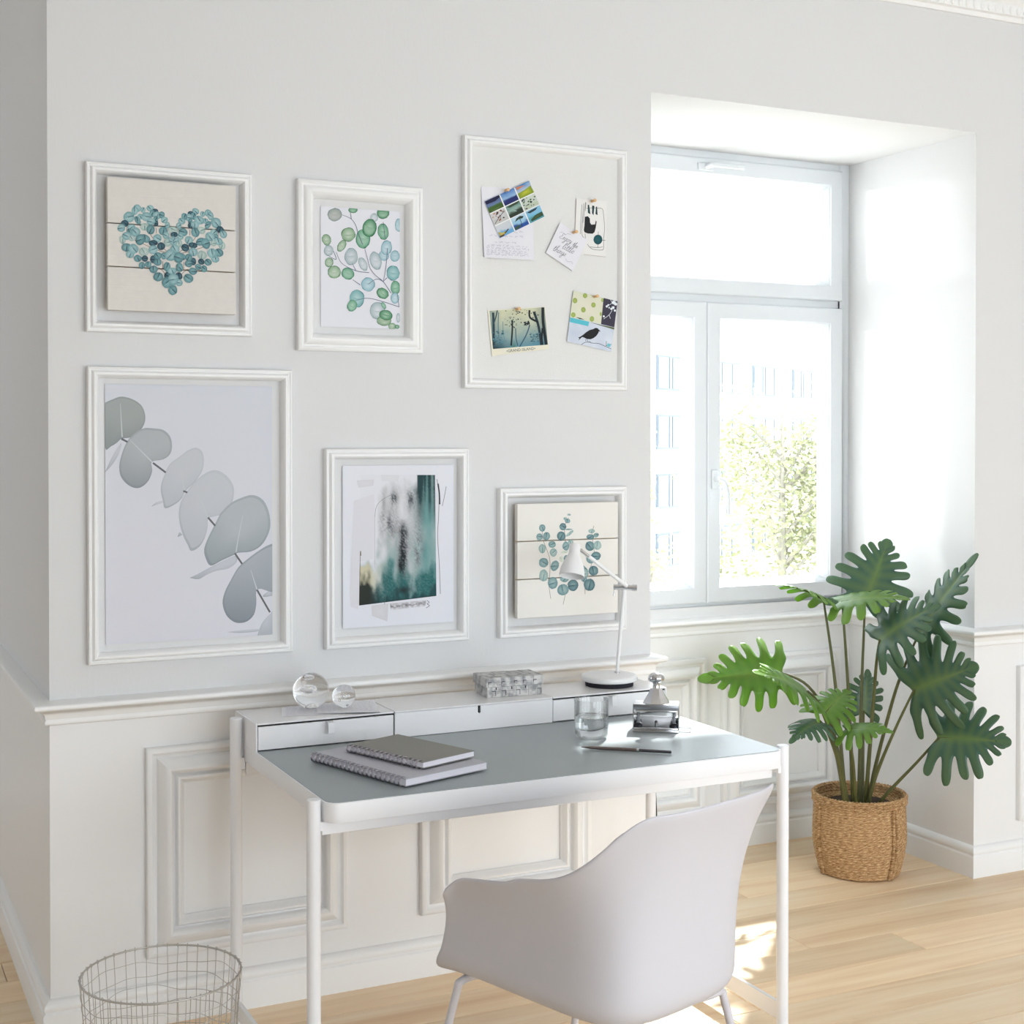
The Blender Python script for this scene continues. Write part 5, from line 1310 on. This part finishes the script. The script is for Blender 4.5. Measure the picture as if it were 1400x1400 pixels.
for name, B, T, N, hw, droop, young in LEAVES:  # young picks the leaves coloured as backlit
    B = Vector(B); T = Vector(T); N = Vector(N); a = (T - B); L = a.length; a.normalize()
    N = (N - a * N.dot(a)).normalized(); sd_ = a.cross(N)
    mb = MB(); nl = 7
    def bend(x, y, h=0):
        """x along the midrib (0 base .. 1 tip), y sideways in metres -> world"""
        ay = abs(y) / hw
        up = .20 * abs(y) * (1 - .8 * ay) - droop * (x - .35) ** 2 * .9 - .020 * ay ** 2.2 + h
        return B + a * (x * L) + sd_ * y + N * up
    for side in (-1, 1):
        bx_ = [-.03 + .95 * (k / nl) ** .95 for k in range(nl + 1)]                     # roots of the lobes along the midrib
        an_ = [R(128 - 100 * (k / nl) ** .75) for k in range(nl + 1)]
        le_ = [hw * (.92 + .42 * math.sin(PI * min(1, .9 * k / nl + .2)) - .62 * (k / nl) ** 1.6) for k in range(nl + 1)]
        vr_ = [le_[k] * (.43 + rn.uniform(-.05, .05)) for k in range(nl + 1)]
        def at_(x, ang, r_): return Vector((x * L + math.cos(ang) * r_, math.sin(ang) * r_))
        for i in range(nl):
            ang = (an_[i] + an_[i + 1]) / 2 + R(rn.uniform(-4, 4)); ln = (le_[i] + le_[i + 1]) / 2 * rn.uniform(.92, 1.08)
            xm = (bx_[i] + bx_[i + 1]) / 2
            r0, r1 = at_(bx_[i], an_[i], 0), at_(bx_[i + 1], an_[i + 1], 0)
            VA, VB = at_(bx_[i], an_[i], vr_[i]), at_(bx_[i + 1], an_[i + 1], vr_[i + 1])
            tip = at_(xm, ang, ln); vm = (VA + VB) / 2; half = (VB - VA) / 2
            crs = half.length; mx_ = max(.010, min(crs, .019))
            half = half.normalized()
            rows_ = [(r0, r1, .5, 0), (r0.lerp(VA, .35), r1.lerp(VB, .35), .05, 0), (VA, VB, 0, 0)]
            for q_, w_ in ((.12, .86), (.40, .84), (.66, .90), (.86, .74), (.97, .40)):
                c_ = vm.lerp(tip, q_); ww = mx_ * w_ if q_ > .2 else (crs * .6 + mx_ * .4) * w_
                rows_.append((c_ - half * ww, c_ + half * ww, 0, q_))
            vs = []; cs = []; rip = .006 * (1 if i % 2 else -1)
            for A_, B_, red, q_ in rows_:
                M_ = (A_ + B_) / 2
                vs += [bend(A_.x / L, side * A_.y, -rip * q_ * .3), bend(M_.x / L, side * M_.y, rip * q_ * .6 + (.0018 if red < .4 else 0)), bend(B_.x / L, side * B_.y, -rip * q_ * .3)]
                cs += [(red, .9 * q_, 0, 1), (max(red, .24 - .22 * q_), .7 * q_, 0, 1), (red, .9 * q_, 0, 1)]
            fs = []
            for k in range(len(rows_) - 1):
                for j in range(2): fs.append((3 * k + j, 3 * k + j + 1, 3 * k + j + 4, 3 * k + j + 3))
            if side < 0: fs = [tuple(reversed(q_)) for q_ in fs]
            mb.add(vs, fs, cs)
    # terminal lobe
    vs = []; cs = []
    for x, w_ in ((.90, .010), (.96, .017), (1.03, .019), (1.10, .015), (1.15, .007)):
        w_ *= hw / .1
        vs += [bend(x, -w_), bend(x, 0, .0004), bend(x, w_)]; cs += [(0, .4, 0, 1), (.2, .3, 0, 1), (0, .4, 0, 1)]
    mb.add(vs, [(3 * k + j, 3 * k + j + 1, 3 * k + j + 4, 3 * k + j + 3) for k in range(4) for j in range(2)], cs)
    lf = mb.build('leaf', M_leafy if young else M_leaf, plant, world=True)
    bm = bmesh.new(); bm.from_mesh(lf.data); bmesh.ops.remove_doubles(bm, verts=bm.verts, dist=2e-5); bmesh.ops.recalc_face_normals(bm, faces=bm.faces); bm.to_mesh(lf.data); bm.free()
    lf.data.shade_smooth()
    sf = lf.modifiers.new('subdivision', 'SUBSURF'); sf.levels = 1; sf.render_levels = 1
    th_ = lf.modifiers.new('blade_thickness', 'SOLIDIFY'); th_.thickness = .0007
    # midrib
    MB().tube([bend(x, 0, -.0012) for x in [k / 10 for k in range(11)]], [.0032 - .0024 * k / 10 for k in range(11)], 6).build('midrib', M_stem, lf, smooth=60, world=True)
    pts = catmull(STEMS[name], 6); n_ = len(pts)
    MB().tube(pts, [.0034 + .0042 * k / (n_ - 1) for k in range(n_)], 8).build('stalk', M_stem, plant, smooth=60, world=True)
# ---------------------------------------------------------------- outside the window
struct('street_ground', MB().box(-60, 160, 3.0, 160, -9.4, -9.0), mat('street_paving', lin(206, 204, 200), .9), label='pale street far below the window')
M_fac = mat('facade_white_render', lin(243, 243, 243), .8)
M_fgl = mat('facade_glass', lin(126, 133, 138), .6)
M_fmu = mat('facade_mullion', lin(104, 112, 121), .5)
bld = thing('office_building', 'white office block with strip windows across the street', 'building', (39.2, 55.2, -9.0), R(31.5))
b = MB().box(-22, 26, 0, 12, 0, 19.5)
b.build('facade', M_fac, bld)
for fl in range(4):
    z0 = 9.0 - 4.55 + (fl - 0) * 2.75 - .05
    for g in range(-3, 4):
        gx = g * 5.6 + .15
        win_o = MB().box(gx, gx + 4.0, -.10, .02, z0, z0 + 1.62).build('window', M_fmu, bld)
        xs = [0, 1.15, 1.50, 2.75, 4.0]
        for a, c_ in zip(xs[:-1], xs[1:]):
            MB().box(gx + a + .06, gx + c_ - .06, -.14, -.06, z0 + .09, z0 + 1.53).build('pane', M_fgl, win_o)
    MB().box(-22, 26, -.18, 0, z0 + 1.95, z0 + 2.05).build('string_course', M_fac, bld)

def tree(label, loc, h, crown, n, seed, leaf, density):
    rn = random.Random(seed)
    t = thing('street_tree', label, 'tree', loc, group='trees outside the window')
    tr = MB(); tr.tube([(0, 0, 0), (.1, .05, h * .4), (0, -.05, h * .75), (.05, 0, h * .98)], [.16, .12, .07, .02], 8)
    tr.build('trunk', M_bark, t, smooth=60)
    br_ = MB(); tips = []
    for k in range(26):
        z = h * rn.uniform(.45, .95); a = rn.uniform(0, 2 * PI); r_ = crown * rn.uniform(.5, 1.0) * (1.15 - .6 * max(0, (z / h - .6)) / .4)
        e = Vector((r_ * math.cos(a), r_ * math.sin(a), z + rn.uniform(.1, .9)))
        br_.tube([(0, 0, z - .4), tuple(e * .5 + Vector((0, 0, (z - .2) * .5))), tuple(e)], [.04, .025, .006], 5); tips.append((Vector((0, 0, z - .4)), e))
    br_.build('branches', M_bark, t, smooth=60)
    lv = MB()
    for k in range(n):
        p0, p1 = rn.choice(tips); q_ = p0.lerp(p1, rn.uniform(.35, 1.08)) + Vector((rn.gauss(0, density), rn.gauss(0, density), rn.gauss(0, density)))
        u = Vector((rn.uniform(-1, 1), rn.uniform(-1, 1), rn.uniform(-1, 1))).normalized() * leaf; w = u.orthogonal().normalized() * leaf * .55
        lv.add([tuple(q_ - u), tuple(q_ + w), tuple(q_ + u), tuple(q_ - w)], [(0, 1, 2, 3)])
    o = lv.build('foliage', M_tleaf, t); o['kind'] = 'stuff'
    return t
M_bark = mat('tree_bark', lin(150, 144, 134), .9)
M_tleaf = mat('tree_leaf_spring', lin(156, 158, 116), .6, var=(1.5, .2))
tree('leafy spring tree filling the right window pane', (14.60, 16.0, -9.0), 11.3, 1.75, 12000, 3, .058, .32)
tree('thin young birch seen through the left window pane', (15.8, 22.2, -9.0), 10.7, 1.35, 2400, 8, .055, .26)
